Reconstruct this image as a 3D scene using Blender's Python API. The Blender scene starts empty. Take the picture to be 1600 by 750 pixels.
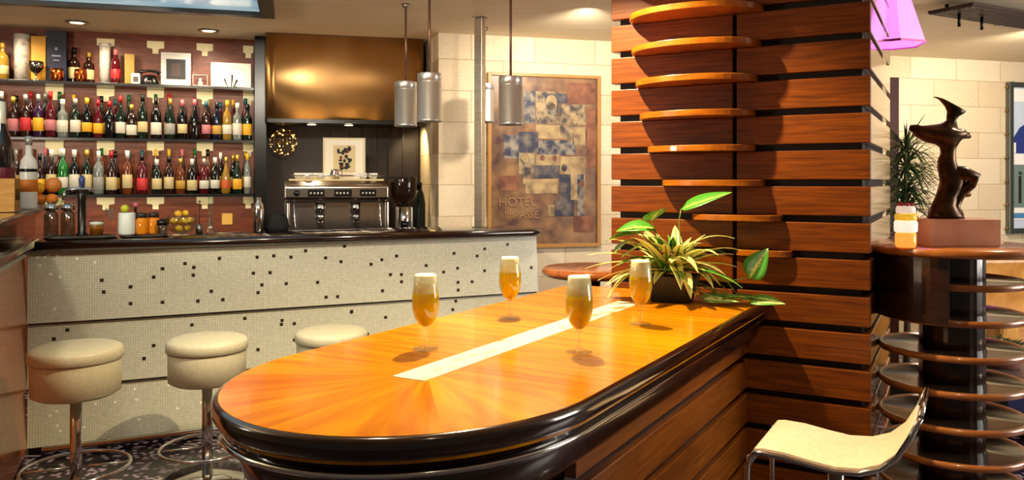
import bpy, math, random
from mathutils import Vector, Matrix
random.seed(7)
S = bpy.context.scene
col = S.collection
PI = math.pi
R = math.radians

# ------------------------------------------------------------------ camera, world, lights
cd = bpy.data.cameras.new('camera'); cam = bpy.data.objects.new('camera', cd); col.objects.link(cam)
cam.location = (0, 0, 1.5); cam.rotation_euler = (PI/2, 0, 0)
cd.sensor_width = 36; cd.lens = 1250/1600*36; cd.shift_y = -92/1600; cd.clip_start = 0.05
S.camera = cam
S.view_settings.view_transform = 'Standard'; S.view_settings.look = 'None'
S.view_settings.gamma = 1; S.view_settings.use_curve_mapping = False
S.view_settings.exposure = 0.35
w = bpy.data.worlds.new('world'); S.world = w; w.use_nodes = True
w.node_tree.nodes['Background'].inputs[0].default_value = (1.0, .86, .68, 1)
w.node_tree.nodes['Background'].inputs[1].default_value = 0.07

def spot(name, loc, to, power, angle=60, color=(1,.82,.58), size=.03, blend=.6):
    d = bpy.data.lights.new(name, 'SPOT'); d.energy = power; d.spot_size = R(angle); d.spot_blend = blend
    d.color = color; d.shadow_soft_size = size
    o = bpy.data.objects.new(name, d); col.objects.link(o); o.location = loc
    o.rotation_euler = (Vector(to)-Vector(loc)).to_track_quat('-Z', 'Y').to_euler()
    return o
def area(name, loc, to, power, sx, sy, color=(1,1,1)):
    d = bpy.data.lights.new(name, 'AREA'); d.energy = power; d.shape = 'RECTANGLE'; d.size = sx; d.size_y = sy; d.color = color
    o = bpy.data.objects.new(name, d); col.objects.link(o); o.location = loc
    o.rotation_euler = (Vector(to)-Vector(loc)).to_track_quat('-Z', 'Y').to_euler()
    return o
# ceiling spots over the island
spot('island_spot', (.03, 2.92, 2.6), (.12, 2.85, 1.0), 250, 125, (1,.80,.46), .02, .4)
spot('island_front_spot', (-.42, 1.95, 2.6), (-.22, 1.9, 1.0), 44, 66, (1,.82,.56), .02, .5)
# daylight through the windows on the right
area('right_window_light', (5.6, 2.6, 1.7), (1.5, 5.2, 1.3), 130, 2.2, 1.8, (1,.93,.85))
# added fill outside the frame, no known lamp, brightens the ceiling
area('ceiling_fill', (-3.1, 1.7, 1.9), (-2.6, 2.6, 2.65), 36, .4, .4, (1,.86,.66))
# ceiling spots washing the stone wall, the bar front and the shelves
spot('stone_wall_spot', (.5, 5.3, 2.6), (.5, 6.7, 1.5), 105, 130, (1,.88,.7), .08, .8)
spot('stone_wall_spot', (2.2, 5.7, 2.6), (2.4, 7.0, 1.4), 95, 130, (1,.86,.66), .08, .8)
spot('stone_wall_spot', (4.0, 6.0, 2.6), (4.2, 7.5, 1.4), 105, 130, (1,.86,.66), .08, .8)
spot('bar_front_spot', (-.78, 2.9, 2.6), (-.95, 5.4, 1.1), 160, 96, (1,.9,.72), .10, .8)
spot('bar_front_spot', (-2.3, 2.5, 2.6), (-2.0, 4.7, .6), 58, 95, (1,.88,.68), .08, .8)
spot('island_end_spot', (.35, .75, 2.6), (-.05, 2.0, 1.05), 22, 36, (1,.86,.62), .03, .7)
spot('stool_spot', (1.15, 1.3, 2.6), (1.0, 2.25, .75), 60, 50, (1,.85,.62), .04, .6)
spot('right_floor_spot', (2.6, 3.6, 2.6), (2.0, 3.6, 0), 60, 100, (1,.84,.62), .05, .7)
spot('shelf_front_fill', (-2.1, 4.5, 2.6), (-2.9, 6.1, 1.55), 50, 75, (1,.82,.6), .05, .7)  # added fill from in front, lifts the dim shelves and brackets
for lx in (-3.6, -3.0, -2.3):
    yy = 5.68 + (lx+3.13)*.33
    spot('shelf_spot', (lx, yy, 2.6), (lx-.04, yy+.45, 1.5), 24, 125, (1,.80,.55), .04, .8)

# ------------------------------------------------------------------ helpers
def px(x, Y): return (x-800)/1250*Y
def zf(y, Y): return 1.5-(y-283)*Y/1250
class Frame:
    def __init__(s, ox, oy, deg): s.o = (ox, oy); s.a = R(deg); s.c = math.cos(s.a); s.s = math.sin(s.a)
    def w(s, lx, ly, z=0): return (s.o[0]+lx*s.c-ly*s.s, s.o[1]+lx*s.s+ly*s.c, z)
    def hit(s, pxx, ly):
        k = (pxx-800)/1250
        return (k*(s.o[1]+ly*s.c)-s.o[0]+ly*s.s)/(s.c-k*s.s)
    def Y(s, lx, ly): return s.o[1]+lx*s.s+ly*s.c

def srgb(h):
    h = h.lstrip('#'); v = [int(h[i:i+2], 16)/255 for i in (0, 2, 4)]
    return tuple([(c/12.92 if c <= .04045 else ((c+.055)/1.055)**2.4) for c in v]+[1])
MC = {}
def mat(name, color, rough=.5, metal=0, coat=0, trans=0, ior=1.45, emit=0, ecol=None, alpha=1, spec=.5):
    if name in MC: return MC[name]
    m = bpy.data.materials.new(name); m.use_nodes = True
    b = m.node_tree.nodes['Principled BSDF']
    c = srgb(color) if isinstance(color, str) else tuple(color)+(1,)
    b.inputs['Base Color'].default_value = c
    b.inputs['Roughness'].default_value = rough; b.inputs['Metallic'].default_value = metal
    b.inputs['Coat Weight'].default_value = coat; b.inputs['Coat Roughness'].default_value = .08
    b.inputs['Transmission Weight'].default_value = trans; b.inputs['IOR'].default_value = ior
    b.inputs['Specular IOR Level'].default_value = spec
    if emit:
        b.inputs['Emission Color'].default_value = srgb(ecol) if ecol else c
        b.inputs['Emission Strength'].default_value = emit
    MC[name] = m; return m
def nt(m): return m.node_tree.nodes, m.node_tree.links
def noise_mat(name, c1, c2, scale=(1,1,1), nscale=5, rough=.5, metal=0, coat=0, detail=6, lo=.35, hi=.65, bump=0, dist=0, coord='Object'):
    m = mat(name, c1, rough, metal, coat); N, L = nt(m); b = N['Principled BSDF']
    tc = N.new('ShaderNodeTexCoord'); mp = N.new('ShaderNodeMapping'); mp.inputs['Scale'].default_value = scale
    n = N.new('ShaderNodeTexNoise'); n.inputs['Scale'].default_value = nscale; n.inputs['Detail'].default_value = detail
    n.inputs['Distortion'].default_value = dist
    r = N.new('ShaderNodeValToRGB'); r.color_ramp.elements[0].position = lo; r.color_ramp.elements[1].position = hi
    r.color_ramp.elements[0].color = srgb(c1); r.color_ramp.elements[1].color = srgb(c2)
    L.new(tc.outputs[coord], mp.inputs[0]); L.new(mp.outputs[0], n.inputs[0]); L.new(n.outputs[0], r.inputs[0]); L.new(r.outputs[0], b.inputs['Base Color'])
    if bump:
        bp = N.new('ShaderNodeBump'); bp.inputs['Strength'].default_value = bump; L.new(n.outputs[0], bp.inputs['Height']); L.new(bp.outputs[0], b.inputs['Normal'])
    return m

class MB:
    def __init__(s): s.v = []; s.f = []; s.m = []; s.sm = []
    def add(s, vs, fs, mi=0, smooth=False):
        n = len(s.v); s.v += [tuple(v) for v in vs]
        for f in fs: s.f.append([i+n for i in f]); s.m.append(mi); s.sm.append(smooth)
        return s
    def box(s, x0, x1, y0, y1, z0, z1, mi=0, rot=None, piv=(0,0,0)):
        vs = [Vector((x, y, z)) for x in (x0, x1) for y in (y0, y1) for z in (z0, z1)]
        if rot is not None: vs = [Matrix.Rotation(rot[1], 3, rot[0]) @ (v-Vector(piv))+Vector(piv) for v in vs]
        return s.add(vs, [(0,1,3,2),(4,6,7,5),(0,4,5,1),(2,3,7,6),(0,2,6,4),(1,5,7,3)], mi)
    def lathe(s, prof, n=24, c=(0,0,0), mi=0, smooth=True, sx=1, sy=1):
        vs = []; fs = []
        for r, z in prof:
            for i in range(n):
                a = 2*PI*i/n; vs.append((c[0]+max(r,1e-5)*math.cos(a)*sx, c[1]+max(r,1e-5)*math.sin(a)*sy, c[2]+z))
        for k in range(len(prof)-1):
            for i in range(n):
                j = (i+1) % n; fs.append((k*n+i, k*n+j, (k+1)*n+j, (k+1)*n+i))
        return s.add(vs, fs, mi, smooth)
    def cyl(s, x, y, z0, z1, r, n=24, mi=0):
        s.lathe([(r, z0), (r, z1)], n, (x, y, 0), mi, True)
        vs = [(x+r*math.cos(2*PI*i/n), y+r*math.sin(2*PI*i/n), z) for z in (z0, z1) for i in range(n)]
        return s.add(vs, [list(range(n))[::-1], [n+i for i in range(n)]], mi)
    def tube(s, pts, r, n=10, mi=0, closed=False, caps=True):
        P = [Vector(p) for p in pts]; m = len(P); vs = []; fs = []
        rs = r if isinstance(r, (list, tuple)) else [r]*m
        up = None
        for i in range(m):
            if closed: t = P[(i+1) % m]-P[i-1]
            else: t = P[min(i+1, m-1)]-P[max(i-1, 0)]
            t.normalize()
            if up is None: up = Vector((0,0,1)) if abs(t.z) < .9 else Vector((1,0,0))
            a = t.cross(up); a.normalize(); b = t.cross(a); b.normalize(); up = -b if False else up - t*up.dot(t)
            if up.length < 1e-4: up = b.copy()
            up.normalize()
            for k in range(n):
                q = 2*PI*k/n; vs.append(P[i]+a*math.cos(q)*rs[i]+up*math.sin(q)*rs[i])
        for i in range(m if closed else m-1):
            for k in range(n):
                l = (k+1) % n; j = (i+1) % m
                fs.append((i*n+k, i*n+l, j*n+l, j*n+k))
        s.add(vs, fs, mi, True)
        if caps and not closed:
            s.add(vs[:n], [list(range(n))], mi); s.add(vs[-n:], [list(range(n))], mi)
        return s
    def prism(s, poly, z0, z1, mi=0, axis='z', smooth=False):
        n = len(poly)
        def P(a, b, c): return (a, b, c) if axis == 'z' else ((a, c, b) if axis == 'y' else (c, a, b))
        vs = [P(p[0], p[1], z0) for p in poly]+[P(p[0], p[1], z1) for p in poly]
        s.add(vs, [list(range(n))[::-1], list(range(n, 2*n))], mi)
        return s.add(vs, [(i, (i+1) % n, n+(i+1) % n, n+i) for i in range(n)], mi, smooth)
    def loft(s, rings, mi=0, caps=True, smooth=True):
        n = len(rings[0]); vs = [p for r in rings for p in r]; fs = []
        for k in range(len(rings)-1):
            for i in range(n): j = (i+1) % n; fs.append((k*n+i, k*n+j, (k+1)*n+j, (k+1)*n+i))
        s.add(vs, fs, mi, smooth)
        if caps: s.add(rings[0], [list(range(n))[::-1]], mi); s.add(rings[-1], [list(range(n))], mi)
        return s
    def sphere(s, c, r, mi=0, n=12, sz=1):
        pr = [(r*math.sin(PI*k/n), -r*math.cos(PI*k/n)*sz) for k in range(n+1)]
        return s.lathe(pr, n*2, c, mi)
    def build(s, name, mats, parent=None, loc=(0,0,0), rotz=0, bevel=0, kind=None, label=None, seg=2):
        me = bpy.data.meshes.new(name); me.from_pydata(s.v, [], s.f)
        if not isinstance(mats, (list, tuple)): mats = [mats]
        for m in mats: me.materials.append(m)
        me.polygons.foreach_set('material_index', s.m); me.polygons.foreach_set('use_smooth', s.sm)
        import bmesh
        bm = bmesh.new(); bm.from_mesh(me); bmesh.ops.remove_doubles(bm, verts=bm.verts, dist=1e-5)
        bmesh.ops.recalc_face_normals(bm, faces=bm.faces); bm.to_mesh(me); bm.free()
        me.update()
        o = bpy.data.objects.new(name, me); col.objects.link(o); o.location = loc; o.rotation_euler = (0,0,rotz)
        if parent: o.parent = parent
        if bevel:
            b = o.modifiers.new('bevel', 'BEVEL'); b.width = bevel; b.segments = seg; b.limit_method = 'ANGLE'; b.angle_limit = R(40)
        if kind: o['kind'] = kind
        if label: o['label'] = label
        return o
def thing(name, label, cat, loc=(0,0,0), rotz=0, group=None):
    o = bpy.data.objects.new(name, None); col.objects.link(o); o.location = loc; o.rotation_euler = (0,0,rotz)
    o.empty_display_size = .05
    o['label'] = label; o['category'] = cat
    if group: o['group'] = group
    return o
def tag(o, label, cat, group=None):
    o['label'] = label; o['category'] = cat
    if group: o['group'] = group
    return o
def dup(root, loc, rotz=None, label=None, group=None):
    r = root.copy(); col.objects.link(r); r.location = loc
    if rotz is not None: r.rotation_euler = (0,0,rotz)
    if label: r['label'] = label
    if group: r['group'] = group
    for ch in list(root.children):
        c = ch.copy(); col.objects.link(c); c.parent = r
        for g in list(ch.children):
            d = g.copy(); col.objects.link(d); d.parent = c
    return r
def text(name, body, size, mt, parent, loc, rot, ext=.001, sx=1):
    cu = bpy.data.curves.new(name, 'FONT'); cu.body = body; cu.size = size; cu.extrude = ext
    cu.align_x = 'CENTER'; cu.align_y = 'CENTER'
    o = bpy.data.objects.new('tmp', cu); col.objects.link(o)
    dg = bpy.context.evaluated_depsgraph_get(); me = bpy.data.meshes.new_from_object(o.evaluated_get(dg))
    bpy.data.objects.remove(o)
    me.materials.clear(); me.materials.append(mt)
    q = bpy.data.objects.new(name, me); col.objects.link(q); q.parent = parent; q.location = loc; q.rotation_euler = rot; q.scale = (sx,1,1)
    return q

# ------------------------------------------------------------------ materials
def wood(name, c1, c2, sc, rough=.3, coat=.3, ns=4, **k):
    return noise_mat(name, c1, c2, sc, ns, rough, 0, coat, 8, .3, .7, dist=.6, **k)
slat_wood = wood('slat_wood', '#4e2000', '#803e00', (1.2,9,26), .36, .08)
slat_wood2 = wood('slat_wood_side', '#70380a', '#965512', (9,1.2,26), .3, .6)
core_dark = mat('slat_core', '#1c0c06', .6)
dark_wood = wood('dark_wood', '#1c0d08', '#34180e', (2,2,14), .25, .5)
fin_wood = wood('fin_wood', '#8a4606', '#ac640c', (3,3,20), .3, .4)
nose_wood = wood('nosing_wood', '#1d0e07', '#2e170c', (3,3,20), .16, .9)
bar_top_m = wood('bar_top_wood', '#140a08', '#28130e', (3,12,12), .15, .9)
chrome = mat('chrome', '#c9c7c4', .12, 1)
steel = noise_mat('brushed_steel', '#8f8a84', '#a7a29a', (1,1,30), 6, .32, 1)
cream_leather = noise_mat('cream_leather', '#b8b298', '#c4bea6', (8,8,8), 10, .45, bump=.05)
seat_ply = noise_mat('seat_leather', '#dcc0a0', '#e6ccae', (6,6,6), 9, .38)
white_m = mat('white_card', '#e8e4dc', .6)
black_m = mat('black_gloss', '#0a0a0b', .25)
bronze = noise_mat('bronze', '#1d130c', '#5d4022', (1,1,1), 14, .3, .75)
amber_glass = mat('amber_liquid', '#e08a10', .08, trans=.85, ior=1.33)
def thin_glass(name, tint='#f6faf6', ior=1.35, base=.06):
    m = mat(name, tint, .02); N, L = nt(m); N.remove(N['Principled BSDF'])
    t_ = N.new('ShaderNodeBsdfTransparent'); t_.inputs[0].default_value = srgb(tint)
    g = N.new('ShaderNodeBsdfGlossy'); g.inputs['Roughness'].default_value = .03
    lw = N.new('ShaderNodeLayerWeight'); pw = N.new('ShaderNodeMath'); pw.operation = 'POWER'; pw.inputs[1].default_value = 3.5; L.new(lw.outputs['Facing'], pw.inputs[0])
    ad = N.new('ShaderNodeMath'); ad.operation = 'MULTIPLY_ADD'; ad.inputs[1].default_value = .5; ad.inputs[2].default_value = base; L.new(pw.outputs[0], ad.inputs[0])
    mx = N.new('ShaderNodeMixShader'); L.new(ad.outputs[0], mx.inputs[0]); L.new(t_.outputs[0], mx.inputs[1]); L.new(g.outputs[0], mx.inputs[2])
    L.new(mx.outputs[0], N['Material Output'].inputs[0]); return m
clear_glass = thin_glass('clear_glass')

# veneer of island top: planks across, sunburst at rounded end
def island_veneer(cy):
    m = mat('island_veneer', '#c8711a', .2, 0, .15); N, L = nt(m); b = N['Principled BSDF']
    tc = N.new('ShaderNodeTexCoord'); sp = N.new('ShaderNodeSeparateXYZ'); L.new(tc.outputs['Object'], sp.inputs[0])
    def M(op, a, b_=None, c=None):
        n = N.new('ShaderNodeMath'); n.operation = op
        for i, q in enumerate((a, b_, c)):
            if q is None: continue
            if isinstance(q, (int, float)): n.inputs[i].default_value = q
            else: L.new(q, n.inputs[i])
        return n.outputs[0]
    x, y = sp.outputs[0], sp.outputs[1]
    yy = M('SUBTRACT', y, cy); ang = M('ARCTAN2', x, M('MULTIPLY', yy, -1.0))
    rad = M('SQRT', M('ADD', M('MULTIPLY', x, x), M('MULTIPLY', yy, yy)))
    isend = M('LESS_THAN', yy, 0.0)
    wedge = M('FLOOR', M('MULTIPLY', ang, 9/PI)); plank = M('ADD', M('FLOOR', M('MULTIPLY', yy, 5.5)), 40.0)
    def mix(a, b2):
        n = N.new('ShaderNodeMix'); n.data_type = 'FLOAT'; L.new(isend, n.inputs[0]); L.new(a, n.inputs[2]); L.new(b2, n.inputs[3]); return n.outputs[0]
    idx = mix(plank, wedge)
    u = mix(M('MULTIPLY', yy, 28.0), M('MULTIPLY', ang, 5.0)); v = mix(M('MULTIPLY', x, 2.2), M('MULTIPLY', rad, 2.2))
    cb = N.new('ShaderNodeCombineXYZ'); L.new(u, cb.inputs[0]); L.new(v, cb.inputs[1]); L.new(M('MULTIPLY', idx, 3.7), cb.inputs[2])
    no = N.new('ShaderNodeTexNoise'); no.inputs['Scale'].default_value = 1.6; no.inputs['Detail'].default_value = 7; no.inputs['Distortion'].default_value = .5
    L.new(cb.outputs[0], no.inputs[0])
    wn = N.new('ShaderNodeTexWhiteNoise'); wn.noise_dimensions = '1D'; L.new(idx, wn.inputs['W'])
    f = M('ADD', M('MULTIPLY', no.outputs[0], .85), M('MULTIPLY', wn.outputs[0], .22))
    r = N.new('ShaderNodeValToRGB'); r.color_ramp.elements[0].position = .28; r.color_ramp.elements[1].position = .8
    r.color_ramp.elements[0].color = srgb('#b05a00'); r.color_ramp.elements[1].color = srgb('#de9604')
    L.new(f, r.inputs[0]); L.new(r.outputs[0], b.inputs['Base Color'])
    return m

def stone_mat():
    m = mat('stone_blocks', '#d8c3a0', .85); N, L = nt(m); b = N['Principled BSDF']
    tc = N.new('ShaderNodeTexCoord'); sp = N.new('ShaderNodeSeparateXYZ'); cb = N.new('ShaderNodeCombineXYZ')
    L.new(tc.outputs['Object'], sp.inputs[0]); L.new(sp.outputs[0], cb.inputs[0]); L.new(sp.outputs[2], cb.inputs[1])
    br = N.new('ShaderNodeTexBrick'); br.offset = .5; br.inputs['Scale'].default_value = 1
    br.inputs['Brick Width'].default_value = .52; br.inputs['Row Height'].default_value = .245; br.inputs['Mortar Size'].default_value = .004
    br.inputs['Mortar Smooth'].default_value = .4; br.inputs['Bias'].default_value = 0
    br.inputs['Color1'].default_value = srgb('#dccaa8'); br.inputs['Color2'].default_value = srgb('#cdb58c'); br.inputs['Mortar'].default_value = srgb('#b09670')
    L.new(cb.outputs[0], br.inputs[0])
    n = N.new('ShaderNodeTexNoise'); n.inputs['Scale'].default_value = 60; n.inputs['Detail'].default_value = 4; L.new(tc.outputs['Object'], n.inputs[0])
    mx = N.new('ShaderNodeMix'); mx.data_type = 'RGBA'; mx.blend_type = 'OVERLAY'; mx.inputs[0].default_value = .35
    L.new(br.outputs[0], mx.inputs[6]); L.new(n.outputs[1], mx.inputs[7])
    hs = N.new('ShaderNodeHueSaturation'); hs.inputs['Saturation'].default_value = .85; L.new(mx.outputs[2], hs.inputs['Color'])
    L.new(hs.outputs[0], b.inputs['Base Color'])
    bp = N.new('ShaderNodeBump'); bp.inputs['Strength'].default_value = .4; bp.inputs['Distance'].default_value = .01; L.new(br.outputs[1], bp.inputs['Height']); bp.invert = True
    L.new(bp.outputs[0], b.inputs['Normal'])
    return m
def mosaic(name, c1, c2, mort, tile=.013, plane='xz', rough=.25, fleck=None):
    m = mat(name, c1, rough); N, L = nt(m); b = N['Principled BSDF']
    tc = N.new('ShaderNodeTexCoord'); sp = N.new('ShaderNodeSeparateXYZ'); cb = N.new('ShaderNodeCombineXYZ')
    L.new(tc.outputs['Object'], sp.inputs[0]); L.new(sp.outputs[0], cb.inputs[0]); L.new(sp.outputs[2 if plane == 'xz' else 1], cb.inputs[1])
    br = N.new('ShaderNodeTexBrick'); br.offset = 0; br.inputs['Scale'].default_value = 1
    br.inputs['Brick Width'].default_value = tile; br.inputs['Row Height'].default_value = tile; br.inputs['Mortar Size'].default_value = tile*.09
    br.inputs['Mortar Smooth'].default_value = .3
    br.inputs['Color1'].default_value = srgb(c1); br.inputs['Color2'].default_value = srgb(c2); br.inputs['Mortar'].default_value = srgb(mort)
    L.new(cb.outputs[0], br.inputs[0])
    out = br.outputs[0]
    if fleck:
        sn = N.new('ShaderNodeVectorMath'); sn.operation = 'SNAP'; sn.inputs[1].default_value = (tile, tile, 1); L.new(cb.outputs[0], sn.inputs[0])
        wn = N.new('ShaderNodeTexWhiteNoise'); wn.noise_dimensions = '2D'; L.new(sn.outputs[0], wn.inputs['Vector'])
        g = N.new('ShaderNodeMath'); g.operation = 'GREATER_THAN'; g.inputs[1].default_value = fleck[1]; L.new(wn.outputs[0], g.inputs[0])
        mx = N.new('ShaderNodeMix'); mx.data_type = 'RGBA'; L.new(g.outputs[0], mx.inputs[0]); L.new(out, mx.inputs[6]); mx.inputs[7].default_value = srgb(fleck[0]); out = mx.outputs[2]
    L.new(out, b.inputs['Base Color'])
    return m

stone = stone_mat()
bar_mosaic = mosaic('bar_mosaic', '#d2cfba', '#c3c0aa', '#a09c88')
floor_mosaic = mosaic('floor_mosaic', '#2a1c28', '#1b1220', '#0d0810', .022, 'xy', .25, ('#a896a4', .78))
ceil_m = noise_mat('ceiling_plaster', '#dfcdac', '#eadbbe', (1.2,9,1), 2.5, .7, lo=.3, hi=.7)

# ------------------------------------------------------------------ setting
MB().box(-6, 8, -1.5, 9.5, -.05, 0).build('floor', floor_mosaic, kind='structure')
MB().box(-6, 8, -.6, 9.5, 2.65, 2.72).build('ceiling', ceil_m, kind='structure')
SW = Frame(-.57, 6.20, 15.7)
MB().box(0, 8.2, 0, .25, 0, 2.65).build('wall_back', stone, loc=SW.w(0,0), rotz=SW.a, kind='structure')
MB().box(-.01, .24, .0, 1.0, 0, 2.65).build('wall_stone_return', stone, loc=SW.w(0,.25), rotz=SW.a, kind='structure')
BW = Frame(-2.09, 6.53, 18.3)      # wall behind the bottles, x negative to the left
back_red = wood('back_bar_wood', '#5c2610', '#864020', (2,6,14), .4, .05)
MB().box(-3.2, 0.02, 0, .12, 0, 2.65).build('wall_bar', back_red, loc=BW.w(0,0), rotz=BW.a, kind='structure')
RB = Frame(-2.06, 6.66, 14.0)
recess_m = wood('recess_wood', '#120705', '#1e0c06', (2,2,10), .55, 0)
MB().box(-.02, 1.42, 0, .12, 0, 2.65).build('wall_recess', recess_m, loc=RB.w(0,0), rotz=RB.a, kind='structure')
MB().box(-.12, 0, -6, 3, 0, 2.65).build('wall_left', stone, loc=(-5.1, 4.5, 0), rotz=0, kind='structure')
# black upright panel ending the shelves
l0 = BW.hit(398, -.22); l1 = BW.hit(416, -.22)
MB().box(l0, l1, -.22, -.002, 0, 2.645).build('trim_1', black_m, loc=BW.w(0,0), rotz=BW.a, kind='structure')
# thin reveals in the dark recess
# skylight
sk = thing('skylight', 'pale blue skylight panel in dark frame set in the ceiling above the bottle shelves', 'skylight')
sky_glass = noise_mat('skylight_glass', '#7fa9bd', '#b4cdd6', (1,3,1), 2, .15)
b = sky_glass.node_tree.nodes['Principled BSDF']; 
rr = [n for n in sky_glass.node_tree.nodes if n.type == 'VALTORGB'][0]
sky_glass.node_tree.links.new(rr.outputs[0], b.inputs['Emission Color']); b.inputs['Emission Strength'].default_value = .55
fy = Frame(px(424, 5.35), 5.43, 15.0)
MB().box(-3.0, 0, -.07, 0, 2.60, 2.649).box(-.09, 0, -2.6, -.07, 2.60, 2.649).build('frame', mat('skylight_frame', '#2a2724', .4), sk, fy.w(0,0), fy.a)
MB().box(-3.0, -.09, -2.6, -.07, 2.63, 2.648).build('glass_panel', sky_glass, sk, fy.w(0,0), fy.a)

# ------------------------------------------------------------------ front bar
BF = Frame(-2.64, 4.36, 24.5)
BL = BF.hit(838, 0)
bar = thing('bar_counter', 'long pale mosaic-fronted bar counter with dark polished top and three stepped panels', 'bar counter', BF.w(0,0), BF.a)
dark_tile_seam_shade = mat('dark_tile_seam_shade', '#2f2118', .3); white_tile = mat('white_tile', '#f4f0e4', .15)
dots_up = [(162,456),(159,438),(204,448),(204,474),(240,433),(254,472),(254,420),(289,412),(303,418),(302,430),(309,470),(330,455),(343,404),(402,402),(428,400),(396,427),(422,426),(409,445),(403,457),(447,443),(478,392),(539,385),(509,403),(533,409),(496,441),(509,464),(527,463),(580,413),(597,406),(620,400),(610,429),(627,429),(627,440),(597,454),(666,415),(693,425),(710,396),(715,419),(715,441),(715,453),(737,440),(746,400),(758,389),(757,423),(794,382),(830,418),(348,468),(455,402)]
dots_mid = [(713,471),(708,484),(549.5,488),(603,496),(441,501),(383,498),(440,507),(460,506),(385,530),(460,531),(403,546),(550,487),(574,522),(105,516),(84,530),(240,540),(300,508),(225,560)]
whites = [(58,402),(70,402),(79,428),(94,433),(86,482),(148,410),(62,415),(75,399),(120,404),(90,400)]
levels = [(1.112, .725), (.713, .372), (.360, .05)]
for k, (z1, z0) in enumerate(levels):
    m = MB(); tilt = .028
    m.prism([(0, z1), (-tilt, z0), (.03, z0), (.03, z1)], 0, BL, 0, axis='x')
    for lst, mi in (((dots_up, 1), (whites, 2)) if k == 0 else (((dots_mid, 1),) if k == 1 else ())):
        for (X, Y_) in lst:
            lx = BF.hit(X, -.015); zz = zf(Y_, BF.Y(lx, -.015))
            if not (z0+.02 < zz < z1-.01) or lx < .02 or lx > BL-.02: continue
            t = (z1-zz)/(z1-z0)*tilt; q = .0095 if mi == 1 else .007
            m.box(lx-q, lx+q, -t-.0025, -t+.01, zz-q, zz+q, mi)
    if k == 2:
        for q_ in range(26):
            lx = random.uniform(.05, 1.6); zz = random.uniform(.1, .36); t = (z1-zz)/(z1-z0)*tilt
            m.box(lx-.006, lx+.006, -t-.002, -t+.01, zz-.006, zz+.006, 2)
    if k < 2: m.box(0, BL, -.006, .03, z0-.012, z0-.001, 1)  # dark strip stands in for the shadow under the panel's overhanging edge
    m.build('mosaic_panel', [bar_mosaic, dark_tile_seam_shade, white_tile], bar)
MB().box(0.0, BL-.01, .03, .50, .0, 1.10).build('carcass', mat('bar_carcass', '#3a2417', .5), bar)
# counter top with rounded nose and end
prof = [(.0, 1.112), (-.045, 1.116), (-.062, 1.13), (-.066, 1.145), (-.058, 1.162), (-.03, 1.17), (.45, 1.17), (.52, 1.165), (.52, 1.112)]
m = MB(); rings = []
for lx, sc in ((.038,1), (BL-.06,1), (BL+.02,.92), (BL+.06,.6), (BL+.075,.1)):
    rings.append([(lx, (y-.23)*sc+.23 if sc < 1 else y, (z-1.142)*max(sc,.5)+1.142) for y, z in prof])
m.loft(rings, 0, True, True).build('counter_top', bar_top_m, bar)
m = MB().tube([(.08,-.12,.055), (BL-.1,-.12,.055)], .02, 12)
for lx in (.4, 1.15, 1.9, 2.6): m.tube([(lx,-.12,.055), (lx,.03,.055)], .012, 8); m.cyl(lx, -.12, .0, .055, .012, 8)
m.build('foot_rail', chrome, bar, label='chrome foot rail')
# return of the bar towards the camera: wood front, raised dark ledge
ret = thing('bar_return', 'dark raised end ledge of the bar over orange wood panels at left edge', 'bar counter', BF.w(0,0), BF.a)
ret_wood = wood('return_wood', '#a85c30', '#c87c48', (8,2,16), .28, .5)
for z1, z0 in ((1.10,.725), (.722,.372), (.369,.05)):
    MB().prism([(-.016, z1), (.0, z0), (-.06, z0), (-.06, z1)], -2.3, -.001, axis='y').build('side_panel', ret_wood, ret)
MB().box(-.42, -.06, -2.3, -.07, 0, 1.10).build('carcass', MC['bar_carcass'], ret)
P = [(-.42,1.10), (-.0,1.10), (.03,1.112), (.035,1.14), (.0,1.155), (-.012,1.17), (-.012,1.29), (.01,1.30), (.02,1.318), (.01,1.335), (-.42,1.338)]
MB().prism(P, -2.3, .46, axis='y', smooth=False).build('ledge', bar_top_m, ret, bevel=.004)
MB().tube([(.021,-2.3,1.322), (.021,.455,1.322)], .006, 8).build('edge_strip', chrome, ret)

# ------------------------------------------------------------------ island
IA = -30.3
ISL = Frame(-.261, 1.774, IA)
D = (-.45, 0)
PF = Frame(.995, 3.072, -29)
ENDY = 1.63
def outline(ins, n=40):
    b_ = .43-ins; a_ = .50-ins; cy = .12
    pts = [(b_, 1.72), (b_, .9)]
    pts += [(b_*math.cos(t), cy+a_*math.sin(t)) for t in [-PI*i/n for i in range(n+1)]]
    pts += [(-b_, .9), (-b_, 1.72)]
    return pts
# the pier plane in island frame: clip the far end
def pier_y(lx):   # ly of pier face at island lx
    k0 = ISL.w(lx, 0); d = (ISL.w(lx, 1)[0]-k0[0], ISL.w(lx, 1)[1]-k0[1])
    n = (-PF.s, PF.c); return ((PF.o[0]-k0[0])*n[0]+(PF.o[1]-k0[1])*n[1])/(d[0]*n[0]+d[1]*n[1])
def fix(pts): return [(x, (pier_y(x)-.004) if y > 1.7 else y) for x, y in pts]
isl = thing('island_bar', 'long round-ended orange wood island bar top running up to the slatted pillar', 'island bar', ISL.w(0,0), ISL.a)
prof = [(.028, 1.05), (.012, 1.0495), (.003, 1.045), (0, 1.036), (.0, 1.018), (.006, 1.009), (.016, 1.005), (.018, .990), (.04, .984)]
MB().loft([[(x, y, z) for x, y in fix(outline(i))] for i, z in prof[::-1]], 0, False).build('nosing', nose_wood, isl)
MB().prism(fix(outline(.013)), 1.0, 1.0505).build('veneer_top', island_veneer(.12), isl)
prof2 = [(.05, .984), (.052, .935), (.06, .90), (.10, .86), (.16, .83)]
MB().loft([[(x, y, z) for x, y in fix(outline(i))] for i, z in prof2[::-1]], 0, True).build('apron', dark_wood, isl)
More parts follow.
